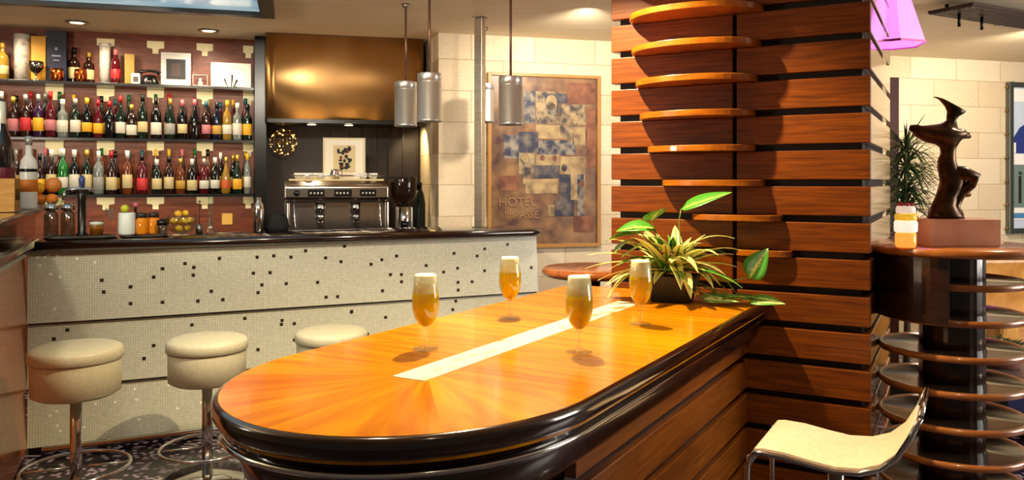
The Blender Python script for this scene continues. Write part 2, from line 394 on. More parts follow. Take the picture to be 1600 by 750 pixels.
# thin metal line below nosing on the right side
rail = [(x, y, .978) for x, y in fix(outline(.018))][:30]
MB().tube(rail, .0065, 8).build('edge_strip', chrome, isl, label='thin shiny metal strip')
# pale inlay strip
strip_m = noise_mat('inlay_strip', '#ece2c6', '#a5823f', (1,.5,1), 26, .3, detail=3, lo=.55, hi=.68)
MB().box(-.045, .045, .05, 1.38, 1.0485, 1.0522).build('inlay_strip', strip_m, isl, label='pale cream inlay strip')
# body with horizontal slats
zk = lambda k: 1.493+.135*k
def slats(sx0, sx1, y0, y1, axis, zlo, zhi, kr, gap=.026):
    out = []
    for k in range(*kr):
        a = zk(k)+gap/2; b2 = zk(k+1)-gap/2; a = max(a, zlo); b2 = min(b2, zhi)
        if b2-a > .02: out.append((a, b2))
    return out
ENDB = .42
for s in (-1, 1):
    x0, x1 = (.31, .34) if s > 0 else (-.34, -.31)
    ye = pier_y(.34 if s > 0 else -.34)-.006
    m = MB()
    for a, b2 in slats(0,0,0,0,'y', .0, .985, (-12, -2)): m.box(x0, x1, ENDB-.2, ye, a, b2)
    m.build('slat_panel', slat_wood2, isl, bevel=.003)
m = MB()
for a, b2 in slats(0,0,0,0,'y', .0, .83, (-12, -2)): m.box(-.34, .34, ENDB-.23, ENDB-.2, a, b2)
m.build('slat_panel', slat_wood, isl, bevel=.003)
MB().box(-.31, .31, ENDB-.2, 1.55, 0, .95).build('core', core_dark, isl)

# ------------------------------------------------------------------ pier with slats
pier = thing('slatted_pillar', 'broad floor-to-ceiling pillar clad in horizontal glossy wood slats behind the island', 'pillar', PF.w(0,0), PF.a)
XL, XR, DEP = -.657, .349, 1.0
XM = PF.hit(1148, 0)
MB().box(XL+.03, XR-.03, .03, DEP-.03, 0, 2.648).build('core', core_dark, pier)
m = MB(); m2 = MB(); m3 = MB()
for k in range(-12, 9):
    a = max(zk(k)+.013, .0); b2 = min(zk(k+1)-.013, 2.645)
    if b2-a < .02: continue
    if a < .0: continue
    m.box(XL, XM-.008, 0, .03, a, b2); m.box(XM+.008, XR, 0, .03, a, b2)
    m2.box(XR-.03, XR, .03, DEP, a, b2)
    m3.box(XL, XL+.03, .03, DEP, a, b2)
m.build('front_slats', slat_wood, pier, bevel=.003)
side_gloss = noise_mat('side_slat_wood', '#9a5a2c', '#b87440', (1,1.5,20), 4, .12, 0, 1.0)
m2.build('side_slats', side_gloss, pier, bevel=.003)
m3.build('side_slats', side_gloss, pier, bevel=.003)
# curved fins
fins = [(9,980,1205,.20),(8,982,1200,.20),(7,984,1198,.20),(6,986,1195,.20),(5,987,1192,.195),(4,990,1188,.185),(3,996,1184,.175),(2,1002,1180,.16),(1,1014,1180,.14),(0,1036,1195,.11),(-1,1082,1222,.075),(-2,1150,1238,.045)]
for k, xa, xb, sag in fins:
    z = zk(k)
    if z > 2.62: continue
    a = PF.hit(xa, 0); c = PF.hit(xb, 0); mid = (a+c)/2; hw = (c-a)/2
    poly = [(mid+hw*math.cos(PI+PI*i/24), sag*math.sin(PI+PI*i/24)) for i in range(25)]+[(c, .028), (a, .028)]
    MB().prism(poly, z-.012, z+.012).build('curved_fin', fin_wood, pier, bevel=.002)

# ------------------------------------------------------------------ beer glasses
foam_m = noise_mat('foam', '#fff8e4', '#f8eac0', (1,1,1), 90, .7)
foam_m.node_tree.nodes['Principled BSDF'].inputs['Subsurface Weight'].default_value = 1; foam_m.node_tree.nodes['Principled BSDF'].inputs['Subsurface Radius'].default_value = (.03,.03,.02)
beer_m = mat('beer', '#fdc808', .1, trans=.2, ior=1.12); 
beer_m.node_tree.nodes['Principled BSDF'].inputs['Subsurface Weight'].default_value = .6; beer_m.node_tree.nodes['Principled BSDF'].inputs['Subsurface Radius'].default_value = (.05,.035,.008)
def beer_glass(label, loc):
    t = thing('beer_glass', label, 'glass', loc, 0, 'glasses of beer on the island top')
    outer = [(.0,.0), (.033,.0), (.034,.003), (.012,.008), (.0045,.016), (.004,.045), (.008,.056), (.020,.068), (.030,.085), (.0365,.112), (.0365,.14), (.0325,.172), (.0305,.196)]
    inner = [(.0295,.196), (.0315,.172), (.0355,.14), (.0355,.112), (.029,.086), (.019,.0695), (.008,.061), (0,.060)]
    bowl_o = outer[6:]; 
    MB().lathe([(0,.0535)]+bowl_o+inner, 32).build('bowl', clear_glass, t)
    MB().lathe(outer[1:7][1:]+[(0,.0535)], 20).build('stem', clear_glass, t)
    MB().lathe([(0,0), (.033,0), (.034,.003), (.012,.008), (0, .0085)], 32).build('foot', clear_glass, t)
    bi = [(0,.0605), (.0075,.0617), (.0185,.0702), (.0285,.087), (.035,.1125), (.035,.14), (.0338,.150), (0,.150)]
    MB().lathe(bi, 32).build('beer', beer_m, t)
    MB().lathe([(0,.1502), (.0336,.1502), (.0312,.172), (.0292,.196), (.026,.2), (0,.201)], 32).build('foam', foam_m, t)
    return t
gl = [(665,547,'beer glass nearest the rounded end, left of the pale inlay strip'),
      (905,552,'beer glass in front on the right side of the pale inlay strip'),
      (797,498,'beer glass furthest left at the back, near the mosaic bar'),
      (1001,508,'beer glass at the back right, just in front of the potted plant')]
g0 = None
for x, y, lab in gl:
    Y = .45*1250/(y-283); loc = (px(x, Y), Y, 1.0525)
    if g0 is None: g0 = beer_glass(lab, loc)
    else: dup(g0, loc, random.random()*6, lab)

# ------------------------------------------------------------------ potted plant on island
Yp = 3.0
pc = (px(1050, Yp), Yp)
plant = thing('potted_plant', 'variegated green and yellow plant with red centre in dark low pot on island', 'plant', (pc[0], pc[1], 1.0525), R(-20))
pot_m = mat('slate_pot', '#2c3230', .55)
m = MB(); rg = []
for z, a, b2 in ((0,.075,.055), (.09,.10,.075), (.098,.104,.078), (.098,.094,.068), (.08,.09,.064)):
    rg.append([(math.copysign(abs(math.cos(t))**.45, math.cos(t))*a, math.copysign(abs(math.sin(t))**.45, math.sin(t))*b2, z) for t in [2*PI*i/32 for i in range(32)]])
m.loft(rg).build('pot', pot_m, plant)
MB().box(-.085,.085,-.06,.06,.06,.086).build('soil', mat('soil', '#1d130c', .95), plant, bevel=.01)
def leafmat(name, edge, mid, mid2=None, w=.16, cen=True):
    m = mat(name, edge, .35); N, L = nt(m); b = N['Principled BSDF']
    uv = N.new('ShaderNodeUVMap'); sp = N.new('ShaderNodeSeparateXYZ'); L.new(uv.outputs[0], sp.inputs[0])
    s = N.new('ShaderNodeMath'); s.operation = 'SUBTRACT'; s.inputs[1].default_value = .5; L.new(sp.outputs[0], s.inputs[0])
    a = N.new('ShaderNodeMath'); a.operation = 'ABSOLUTE'; L.new(s.outputs[0], a.inputs[0])
    n = N.new('ShaderNodeTexNoise'); n.inputs['Scale'].default_value = 14; L.new(uv.outputs[0], n.inputs[0])
    ad = N.new('ShaderNodeMath'); ad.operation = 'MULTIPLY_ADD'; ad.inputs[1].default_value = .35; L.new(n.outputs[0], ad.inputs[0]); L.new(a.outputs[0], ad.inputs[2])
    r = N.new('ShaderNodeValToRGB'); r.color_ramp.elements[0].position = w+.12; r.color_ramp.elements[1].position = w+.22
    r.color_ramp.elements[0].color = srgb(mid); r.color_ramp.elements[1].color = srgb(edge)
    L.new(ad.outputs[0], r.inputs[0]); L.new(r.outputs[0], b.inputs['Base Color'])
    b.inputs['Subsurface Weight'].default_value = 0
    return m
leaf_y = leafmat('leaf_yellow_edge', '#ece98a', '#5a8f28', w=.10)
leaf_g = leafmat('leaf_green_edge', '#3f8423', '#cfd95a', w=.06)
leaf_p = leafmat('leaf_pothos', '#5d8f38', '#d6dc86', w=.22)
class Leaves:
    def __init__(s): s.v = []; s.f = []; s.uv = []; s.mi = []
    def leaf(s, p0, d, L, W, droop, mi=0, heart=False, n=9, fold=.25, roll=0):
        d = Vector(d).normalized(); side = d.cross(Vector((0,0,1)))
        if side.length < .05: side = Vector((1,0,0))
        side.normalize(); side = Matrix.Rotation(roll, 3, d) @ side
        p = Vector(p0); base = len(s.v); cur = d.copy()
        for i in range(n+1):
            t = i/n
            if heart: wv = W*(math.sin(PI*min(1,t*1.0+.0)**.6)**.9 if t < 1 else 0)*(1.0)
            else: wv = W*(min(1, t*5)**.6)*(1-t**2.6)*1.0
            up = side.cross(cur).normalized()
            for q in (-1, -.5, 0, .5, 1):
                s.v.append(tuple(p+side*wv*q*.5+up*abs(q)*wv*fold*.5)); s.uv.append(((q+1)/2, t))
            p = p+cur*(L/n); cur = (cur+Vector((0,0,-droop/n))).normalized()
        for i in range(n):
            for q in range(4):
                a = base+i*5+q; s.f.append((a, a+1, a+6, a+5)); s.mi.append(mi)
        return p
    def build(s, name, mats, parent, label=None, **k):
        me = bpy.data.meshes.new(name); me.from_pydata(s.v, [], s.f)
        for m in mats: me.materials.append(m)
        me.polygons.foreach_set('material_index', s.mi); me.polygons.foreach_set('use_smooth', [True]*len(s.f))
        u = me.uv_layers.new(name='UVMap')
        for l in me.loops: u.data[l.index].uv = s.uv[l.vertex_index]
        o = bpy.data.objects.new(name, me); col.objects.link(o)
        if parent: o.parent = parent
        sm = o.modifiers.new('solid', 'SOLIDIFY'); sm.thickness = .0012
        if label: o['label'] = label
        return o
LV = Leaves()
for i in range(80):
    a = i*2.399+.2; el = random.uniform(.0, 1.25); Ln = random.uniform(.18, .30)*(1.0 if el < .9 else .7)
    LV.leaf((random.uniform(-.03,.03), random.uniform(-.02,.02), .09+random.random()*.03), (math.cos(a)*math.cos(el), math.sin(a)*math.cos(el), math.sin(el)+.25), Ln, random.uniform(.038,.054), random.uniform(.8,1.9), 0 if i % 4 else 1)
# long leaves to the left
for (dx, dz, Ln) in ((-1,.62,.33), (-1,.40,.34), (-1,.22,.30), (-.9,.9,.28), (1,.55,.25), (1,.8,.25)):
    LV.leaf((0,0,.1), (dx, random.uniform(-.3,.1), dz), Ln, .042, .8, 0)
LV.build('strap_foliage', [leaf_y, leaf_g], plant, 'arching yellow-edged strap leaves')
red = mat('bract', '#b8352a', .4); pink = mat('flower_pink', '#f2b7b0', .4)
LB = Leaves()
for i in range(9):
    a = i*.7; LB.leaf((0,-.02,.17), (math.cos(a), math.sin(a)-.2, .6), .07, .026, .8, i % 2)
LB.build('bracts', [red, pink], plant, 'red and pink central bracts')
LP = Leaves(); st = MB()
def stemleaf(pts, mi, L, W, d, roll=0, dr=.5):
    st.tube(pts, .0022, 6, mi=0); LP.leaf(pts[-1], d, L, W, dr, mi, heart=True, roll=roll, fold=.15)
# positions relative to pot: x right (m), z up
stemleaf([(.02,0,.09),(.035,-.02,.2),(.03,-.03,.3),(.04,-.04,.345)], 0, .20, .10, (.9,-.2,.35), .5, .1)
stemleaf([(0,0,.09),(-.03,-.02,.2),(-.06,-.03,.27)], 0, .15, .12, (-.6,-.3,.1), -.3)
stemleaf([(0,0,.09),(-.06,-.02,.2),(-.11,-.03,.25)], 0, .14, .11, (-.8,-.3,.0), .3)
stemleaf([(0,0,.09),(-.05,-.02,.22),(-.07,-.03,.30)], 0, .12, .10, (.3,-.5,.4), .3)
stemleaf([(0,0,.09),(-.09,-.02,.19),(-.14,-.03,.23)], 0, .11, .09, (-.4,-.5,-.2), .3)
stemleaf([(0,0,.09),(-.03,-.05,.2),(-.08,-.05,.215)], 1, .12, .09, (-.7,-.5,-.2), .3)
stemleaf([(.03,0,.09),(.1,-.02,.1),(.2,-.03,.085),(.28,-.04,.10)], 0, .13, .10, (.45,-.1,.75), 1.2, 0)
for (xx, yy, Ln, rr_) in ((.10,.0,.14,.2), (.15,-.02,.15,-.3), (.20,.02,.14,.2), (.25,.0,.13,-.2), (.12,-.05,.12,.4), (.18,-.06,.12,-.4), (.28,-.03,.12,.5)):
    stemleaf([(.06,0,.085),(xx*.6,yy,.05),(xx,yy,.02)], 1, Ln*1.1, .065, (.9, random.uniform(-.4,.3), .05), rr_, .15)
LP.build('broad_foliage', [leaf_g, leaf_p], plant, 'broad heart-shaped leaves')
st.build('stems', mat('stem_green', '#7a8f3a', .5), plant)

# ------------------------------------------------------------------ round side table left of pier
t = thing('round_table', 'small round dark-edged wooden table behind the island, left of the pillar', 'table', (.40, 3.98, 0))
MB().lathe([(0,1.03),(.24,1.03),(.255,1.045),(.25,1.065),(.235,1.072),(0,1.072)], 48).build('tabletop', wood('table_wood', '#7a3c18', '#a05a28', (10,3,3), .2, .6), t)
MB().cyl(0,0,.03,1.03,.04).build('pedestal', dark_wood, t)
MB().cyl(0,0,0,.03,.19,36).build('base', dark_wood, t)

# ------------------------------------------------------------------ round stools
def round_stool(loc, zt, label):
    t = thing('bar_stool', label, 'stool', loc, R(20), 'round cream drum stools along the bar')
    r = .19
    MB().lathe([(0,zt-.225),(r-.03,zt-.225),(r-.004,zt-.21),(r-.002,zt-.07),(r-.004,zt-.066),(0,zt-.066)], 48).build('drum', cream_leather, t)
    MB().lathe([(0,zt-.064),(r,zt-.064),(r+.007,zt-.058),(r+.007,zt-.02),(r-.002,zt-.008),(r-.03,zt+.002),(r-.1,zt+.006),(0,zt+.007)], 48).build('seat_cushion', cream_leather, t)
    MB().cyl(0,0,.02,zt-.225,.026).build('pole', chrome, t)
    MB().lathe([(0,0),(.2,0),(.2,.006),(.05,.02),(0,.02)], 40).build('base', chrome, t)
    rr = .225; zr = zt-.555
    m = MB().tube([(rr*math.cos(2*PI*i/48), rr*math.sin(2*PI*i/48), zr) for i in range(48)], .0085, 8, closed=True)
    m.build('foot_ring', chrome, t)
    m = MB()
    for a in (0, PI): m.tube([(.02*math.cos(a), .02*math.sin(a), zr), (rr*math.cos(a), rr*math.sin(a), zr)], .006, 8)
    m.build('ring_spoke', chrome, t)
round_stool((px(119,3.65), 3.65, 0), .75, 'cream round drum stool nearest the left edge of the photo')
round_stool((px(324,4.05), 4.05, 0), .71, 'cream round drum stool in the middle of the three, partly behind island')
round_stool((px(518,4.42), 4.42, 0), .68, 'cream round drum stool of which only the seat top shows above the island')

# ------------------------------------------------------------------ saddle stool bottom right
SF = Frame(.678, 2.26, -30)
sst = thing('saddle_stool', 'low-backed bar stool with curved cream seat and chrome frame in front of pillar', 'stool', SF.w(0,0), SF.a)
prof = [(-.005,-.045),(-.004,-.02),(.006,-.004),(.03,.0),(.09,-.002),(.16,-.012),(.22,-.018),(.28,-.012),(.33,.008),(.37,.045),(.40,.10)]
W_ = .31; zt = .75
vs = []; 
m = MB(); rings = []
up_ = [(x, z+zt) for x, z in prof]; dn_ = [(x, z+zt-.010) for x, z in prof[::-1]]
dn_[0] = (prof[-1][0]+.009, prof[-1][1]+zt-.004)
sec = up_+dn_
m.loft([[(x, y, z) for x, z in sec] for y in (0, W_*.5, W_)], 0, True, True)
o = m.build('seat', seat_ply, sst, bevel=.002)
fr = MB()
side = [(-.012,0,zt-.40),(-.012,0,zt-.06),(-.006,0,zt-.028),(.01,0,zt-.016)]+[(x, 0, z+zt-.012) for x, z in prof[3:]]+[(.425,0,zt+.145)]
fr.tube([(x, -.006, z) for x, y, z in side], .0075, 10)
fr.tube([(x, W_+.006, z) for x, y, z in side], .0075, 10)
fr.tube([(.425,-.006,zt+.145),(.425,W_*.5,zt+.148),(.425,W_+.006,zt+.145)], .0075, 10)
fr.tube([(-.012,-.006,zt-.40),(-.02,W_*.5,zt-.42),(-.012,W_+.006,zt-.40)], .0075, 10)
fr.build('frame', chrome, sst)
MB().cyl(.2,W_/2,.02,zt-.02,.022).build('pole', chrome, sst)
MB().box(.08,.32,.04,W_-.04,zt-.042,zt-.028).build('seat_bracket', steel, sst, bevel=.004)
MB().lathe([(0,0),(.2,0),(.2,.008),(.04,.02),(0,.02)], 40, (.2,W_/2,0)).build('base', chrome, sst)

# ------------------------------------------------------------------ round shelf tower
TW = (px(1487,3.1), 3.1)
tw = thing('shelf_tower', 'round tower of stacked dark wooden disc shelves around a dark column, right of pillar', 'shelf tower', (TW[0], TW[1], 0), R(-20))
tray = wood('tower_top_wood', '#8a4a1c', '#b06a2a', (3,3,3), .25, .6)
gloss_dark = mat('disc_top_gloss', '#3a2a20', .22, 0, .3)
rim_m = wood('rim_wood', '#84471a', '#a86428', (3,3,20), .3, .5)
MB().lathe([(0,1.225),(.31,1.225),(.318,1.235),(.318,1.25),(.31,1.256),(0,1.256)], 64).build('tabletop', tray, tw)
for z in (1.118,.989,.859,.73,.60,.475,.345,.215):
    d = MB().lathe([(0,z-.016),(.25,z-.016)], 64, mi=1).lathe([(.25,z-.016),(.258,z-.013),(.258,z+.009),(.246,z+.01),(.244,z+.004)], 64, mi=0).lathe([(.244,z+.004),(0,z+.004)], 64, mi=1)
    d.build('disc_shelf', [rim_m, gloss_dark], tw)
m = MB(); 
ring = [(.115*math.cos(2*PI*i/48)*(1 if i % 4 else .985), .115*math.sin(2*PI*i/48)*(1 if i % 4 else .985)) for i in range(48)]
m.prism(ring, .0, 1.225, smooth=False).build('column', dark_wood, tw)
th0, th1 = R(-121+20), R(-262+20)
MB().prism([(0,0)]+[(.284*math.cos(th0+(th1-th0)*i/24), .284*math.sin(th0+(th1-th0)*i/24)) for i in range(25)], .985, 1.2245).build('apron_drum', dark_wood, tw)

# sculpture
k_ = 3.1/1250
sc = thing('bronze_sculpture', 'dark bronze twisting figure sculpture on a square reddish block', 'sculpture', (px(1483,3.1), 3.08, 1.2565))
MB().box(-.135,.135,-.09,.09,0,.1).build('plinth', noise_mat('plinth_stone', '#d49478', '#e0a88a', (1,1,1), 12, .35), sc, bevel=.002, label='square reddish block')
def E(x, y, rx, ry, tilt=0, n=20, yo=0):
    X = (x-1483)*k_; Z = .1+(345-y)*k_
    return [(X+rx*k_*math.cos(2*PI*i/n), yo+ry*k_*math.sin(2*PI*i/n), Z+tilt*k_*math.cos(2*PI*i/n)) for i in range(n)]
body = MB()
body.loft([E(1474,345,28,20), E(1472,338,25,19), E(1470,325,18,16), E(1474,312,16,14), E(1480,300,18,14), E(1484,288,19,15), E(1482,278,18,15), E(1476,266,15,13), E(1475,254,13,12), E(1477,244,11,10), E(1477,235,12,11), E(1476,228,18,15,2), E(1473,222,30,20,5), E(1468,215,42,24,2), E(1462,209,42,24,-2), E(1462,206,34,19,-4), E(1470,203,22,13,-3), E(1478,198,12,9,0), E(1482,193,7,7), E(1484,187,9,7,0), E(1488,181,12,9,-2), E(1488,175,16,10,-5), E(1482,169,18,9,-8), E(1473,163,15,7,-7), E(1465,160,10,5,-4), E(1458,157,4,3,0)])
def tb(pts, rs): body.tube([((x-1483)*k_, yo, .1+(345-y)*k_) for x, y, yo in pts], [r*k_ for r in rs], 12)
tb([(1480,275,0),(1497,276,-.02),(1512,281,-.03),(1508,292,-.02),(1496,306,0),(1488,325,.01),(1490,342,0)], [12,12,9,8,8,9,11])
tb([(1492,296,.02),(1502,302,.03),(1512,307,.03),(1518,309,.03)], [5,7,6,3])
tb([(1455,216,-.01),(1436,210,-.01),(1424,206,-.01),(1417,204,0)], [9,8,7,4])
tb([(1480,214,0),(1500,214,0),(1512,219,0)], [9,8,2])
body.build('figure', bronze, sc)
# candle holder stack
ch = thing('glass_candle_jar', 'stack of glowing white and amber glass candle jars beside the reddish block', 'candle jar', (px(1409,2.98), 2.95, 1.2565))
MB().lathe([(0,0),(.032,0),(.036,.01),(.036,.05),(.03,.055),(0,.055)], 28).build('amber_jar', mat('amber_jar', '#f0a040', .1, trans=.4, emit=.5, ecol='#ffb050'), ch)
MB().lathe([(0,.056),(.037,.056),(.04,.062),(.04,.092),(.036,.098),(0,.098)], 28).build('white_jar', mat('white_jar', '#fff4e2', .2, emit=.6), ch)
MB().lathe([(0,.099),(.036,.099),(.038,.105),(.037,.122),(0,.124)], 28).build('yellow_jar', mat('yellow_jar', '#f3c23c', .2, emit=.4), ch)
MB().lathe([(0,.125),(.033,.125),(.034,.14),(.03,.152),(0,.152)], 28).build('top_jar', mat('top_jar', '#f4e6d6', .2, emit=.4), ch)
m = MB()
for i in range(7): m.sphere((.022*math.cos(i*.9), .022*math.sin(i*.9), .157), .008, n=6)
m.build('red_beads', mat('red_beads', '#b8323a', .3), ch)

# ------------------------------------------------------------------ things along the right background
MB().box(0,.07,0,.07,0,2.33).build('dark_post', mat('post_wood','#3a1812',.6), None, (px(1391,6.4), 6.4, 0), 0)
tag(bpy.data.objects['dark_post'], 'slim dark wooden upright post just right of the pillar by the stone wall', 'post')
# tall spiky plant
tp = thing('spiky_plant', 'tall dark green spiky-leaved plant behind the bronze sculpture', 'plant', (px(1416,5.0), 5.0, 0))
MB().lathe([(0,0),(.14,0),(.18,.3),(.19,.32),(.17,.32),(.15,.28),(0,.28)], 28).build('pot', pot_m, tp)
MB().tube([(0,0,.26),(.01,0,.8),(0,.01,1.4),(.0,0,1.75)], [.022,.02,.016,.008], 8).build('trunk', mat('trunk', '#4a3826', .8), tp)
LS = Leaves()
for i in range(520):
    a = random.random()*2*PI; z = random.choice((1.15,1.32,1.45,1.58,1.70))+random.uniform(-.03,.03); el = random.uniform(-.5, 1.1)
    LS.leaf((0,0,z), (math.cos(a)*math.cos(el), math.sin(a)*math.cos(el), math.sin(el)), random.uniform(.16,.30), .013, random.uniform(.5,1.8), 0 if random.random() < .7 else 1, n=4)
LS.build('spiky_foliage', [mat('spike_green', '#2f4422', .4), mat('spike_green_light', '#7a8f4a', .4)], tp)
# framed wall picture/window case at right
wf = Frame(*SW.o, 15.7)
x0 = SW.hit(1575, -.03); Yw = SW.Y(x0, -.03)
zb, zt2 = zf(365, Yw), zf(128, Yw); cz = (zb+zt2)/2
wp = thing('framed_photo_case', 'tall steel-framed display case with photo of blue roof and figures at right edge', 'picture', SW.w(x0, 0), SW.a)
steel_g = mat('frame_steel', '#6d716c', .35, .8)
Wd = 1.0
MB().box(0,.045,-.05,-.002,zb,zt2).box(Wd-.045,Wd,-.05,-.002,zb,zt2).box(.045,Wd-.045,-.05,-.002,zb,zb+.05).box(.045,Wd-.045,-.05,-.002,zt2-.05,zt2).build('frame', steel_g, wp, bevel=.004)
m = MB()
for i in range(7): m.lathe([(0,-.0),(.014,0),(.014,.02),(0,.02)], 12, (-.012, -.03, zb+.04+i*(zt2-zb-.1)/6))
m.build('hinge_studs', mat('stud_brass', '#8a6a3c', .35, .8), wp)
pm = [mat('print_sky', '#c5d3e6', .3), mat('print_roof', '#2f3d80', .3), mat('print_white', '#f1efe9', .3), mat('print_grey', '#6f8480', .4), mat('print_dark', '#2e2a26', .4), mat('print_blue', '#4c86b8', .4)]
H = zt2-zb
def zz(f): return zb+f*H
m = MB().box(.045,Wd-.045,-.03,-.02,zb+.05,zt2-.05,0)
m.prism([(.05,zz(.53)),(.05,zz(.62)),(.14,zz(.70)),(.3,zz(.76)),(.9,zz(.80)),(.95,zz(.53))], -.034, -.03, 1, axis='y')
m.box(.05,.09,-.036,-.03,zz(.53),zz(.60),2).box(.05,.95,-.036,-.03,zz(.455),zz(.525),2).box(.05,.95,-.036,-.03,zz(.17),zz(.455),3).box(.05,.95,-.036,-.03,zz(.09),zz(.17),2).box(.05,.95,-.037,-.03,zz(.10),zz(.135),5)
m.box(.05,.95,-.036,-.03,zz(.87),zz(.955),2)
for xx in (.12,.20,.33,.46): m.box(xx,xx+.035,-.038,-.03,zz(.2),zz(.38),4); m.sphere((xx+.018,-.036,zz(.40)), .018, 4, 6)
m.build('print', pm, wp)
# sofa
so = thing('tan_sofa', 'shiny tan leather sofa with rolled back at the right, beyond the disc shelves', 'sofa', (px(1545,5.2), 5.2, 0), R(5))
tan = noise_mat('tan_leather', '#b07a34', '#cf9a4c', (2,2,2), 5, .28)
m = MB(); pr = [(0,.35),(-.02,.8),(-.05,.93),(.03,1.01),(.16,1.0),(.2,.9),(.2,.1),(0,.1)]
MB().prism([(y+.55, z) for y, z in pr], 0, 1.6, axis='x').build('backrest', tan, so, bevel=.03, seg=4)
MB().box(.02,1.58,-.1,.55,.1,.45).build('seat', tan, so, bevel=.05, seg=4)
MB().box(0,.16,-.1,.56,.1,.68).build('armrest', tan, so, bevel=.05, seg=4)
for x_ in (.08, 1.5):
    for y_ in (-.05, .68): MB().box(x_-.02,x_+.02,y_-.02,y_+.02,0,.1).build('leg', black_m, so)
# low dark table with pot plant
lt = thing('low_table', 'dark low table carrying a leafy pink pot at the far right', 'table', (px(1640,4.1), 4.1, 0))
MB().box(-.45,.5,-.3,.3,.50,.54).build('tabletop', mat('grey_table', '#45403d', .25), lt, bevel=.005)
for x_ in (-.4,.45):
    for y_ in (-.25,.25): MB().box(x_-.02,x_+.02,y_-.02,y_+.02,0,.5).build('leg', black_m, lt)
pp = thing('pink_pot_plant', 'small leafy green plant in a wide pink bowl on the low dark table', 'plant', (px(1565,4.15), 4.15, .5405))
MB().lathe([(0,0),(.08,0),(.13,.10),(.135,.115),(.12,.115),(.1,.08),(0,.08)], 32).build('bowl', mat('pink_bowl', '#c98a80', .4), pp)
LQ = Leaves()
for i in range(60):
    a = random.random()*6.28; LQ.leaf((random.uniform(-.06,.06),random.uniform(-.06,.06),.09), (math.cos(a), math.sin(a), random.uniform(.4,1.6)), random.uniform(.05,.1), .03, .8, 0, heart=True, n=5)
LQ.build('foliage', [mat('dark_leaf', '#1f3a1c', .4)], pp)
# blue cushion stool (blue shape)
bc = thing('blue_pouf', 'blue upholstered pouf at the right edge, beyond the disc shelves', 'pouf', (px(1600,4.9), 4.75, 0))
MB().lathe([(0,.03),(.2,.03),(.23,.1),(.23,.36),(.2,.42),(0,.44)], 36).build('cushion', mat('blue_fabric', '#4f5fb0', .6), bc)
MB().cyl(0,0,0,.03,.18).build('base', black_m, bc)
# dark chair leg
# pink pendant
pl = thing('pink_pendant_lamp', 'glowing pink faceted cone pendant shade at top right beside the pillar', 'pendant lamp', (px(1392,4.0), 4.0, 2.182))
pk = mat('pink_shade', '#f08cf0', .4, emit=1.0, ecol='#f28cf2')
n = 6
MB().loft([[(r_*math.cos(2*PI*i/n+.35), r_*math.sin(2*PI*i/n+.35), z) for i in range(n)] for r_, z in ((.158,0),(.03,.42))], 0, False, False).build('shade', pk, pl)
MB().loft([[(r_*math.cos(2*PI*i/n+.35), r_*math.sin(2*PI*i/n+.35), z) for i in range(n)] for r_, z in ((.163,-.006),(.163,.006))], 0, False, False).build('rim', mat('pink_rim', '#b0508e', .3, .3), pl)
MB().cyl(0,0,.42,.466,.02).build('ceiling_mount', chrome, pl)
# dark ceiling track
Yt = 5.2
dt = thing('ceiling_panel', 'dark slatted panel hung below the ceiling at top right', 'ceiling panel', (px(1450,Yt), Yt, 2.585), R(28))
m = MB().box(0,2.0,-.3,.0,0,.02)
for i in range(9): m.box(0,2.0,-.29+i*.033,-.275+i*.033,-.006,0)
m.build('slatted_board', mat('panel_brown', '#3a2a26', .4), dt)
for xx in (.12,.40,1.2): MB().cyl(xx,-.05,.02,.065,.012,10).build('hanger', black_m, dt)
for xx in (.14,.38): MB().cyl(xx,-.12,-.09,0,.01,10).build('drop_rod', black_m, dt)
# ceiling downlights
dl0 = None
for x, y, lab in ((120,34,'round recessed downlight above the left end of the bottle shelves'), (326,47,'round recessed downlight above the right end of the bottle shelves')):
    Y = 1.15*1250/(283-y); loc = (px(x,Y), Y, 2.649)
    if dl0 is None:
        dl0 = thing('downlight', lab, 'ceiling light', loc, 0, 'downlights above the bottle shelves')
        MB().lathe([(.05,0),(.075,0),(.078,-.006),(.05,-.01)], 28).build('trim_ring', steel, dl0)
        MB().lathe([(0,-.004),(.05,-.004)], 28).build('lens', mat('lamp_glow', '#fff2d0', .4, emit=9, ecol='#ffe9b8'), dl0)
    else: dup(dl0, loc, 0, lab)
ds = thing('ceiling_spotlight', 'blue-tinted square spotlight in the ceiling at the top right corner', 'ceiling light', (px(1592,5.8), 5.8, 2.649), R(20))
MB().box(-.12,.12,-.1,.1,-.012,0).build('frame', steel_g, ds); MB().box(-.09,.09,-.075,.075,-.016,-.012).build('lens', mat('blue_lens', '#9fb4e0', .2, emit=.8), ds)

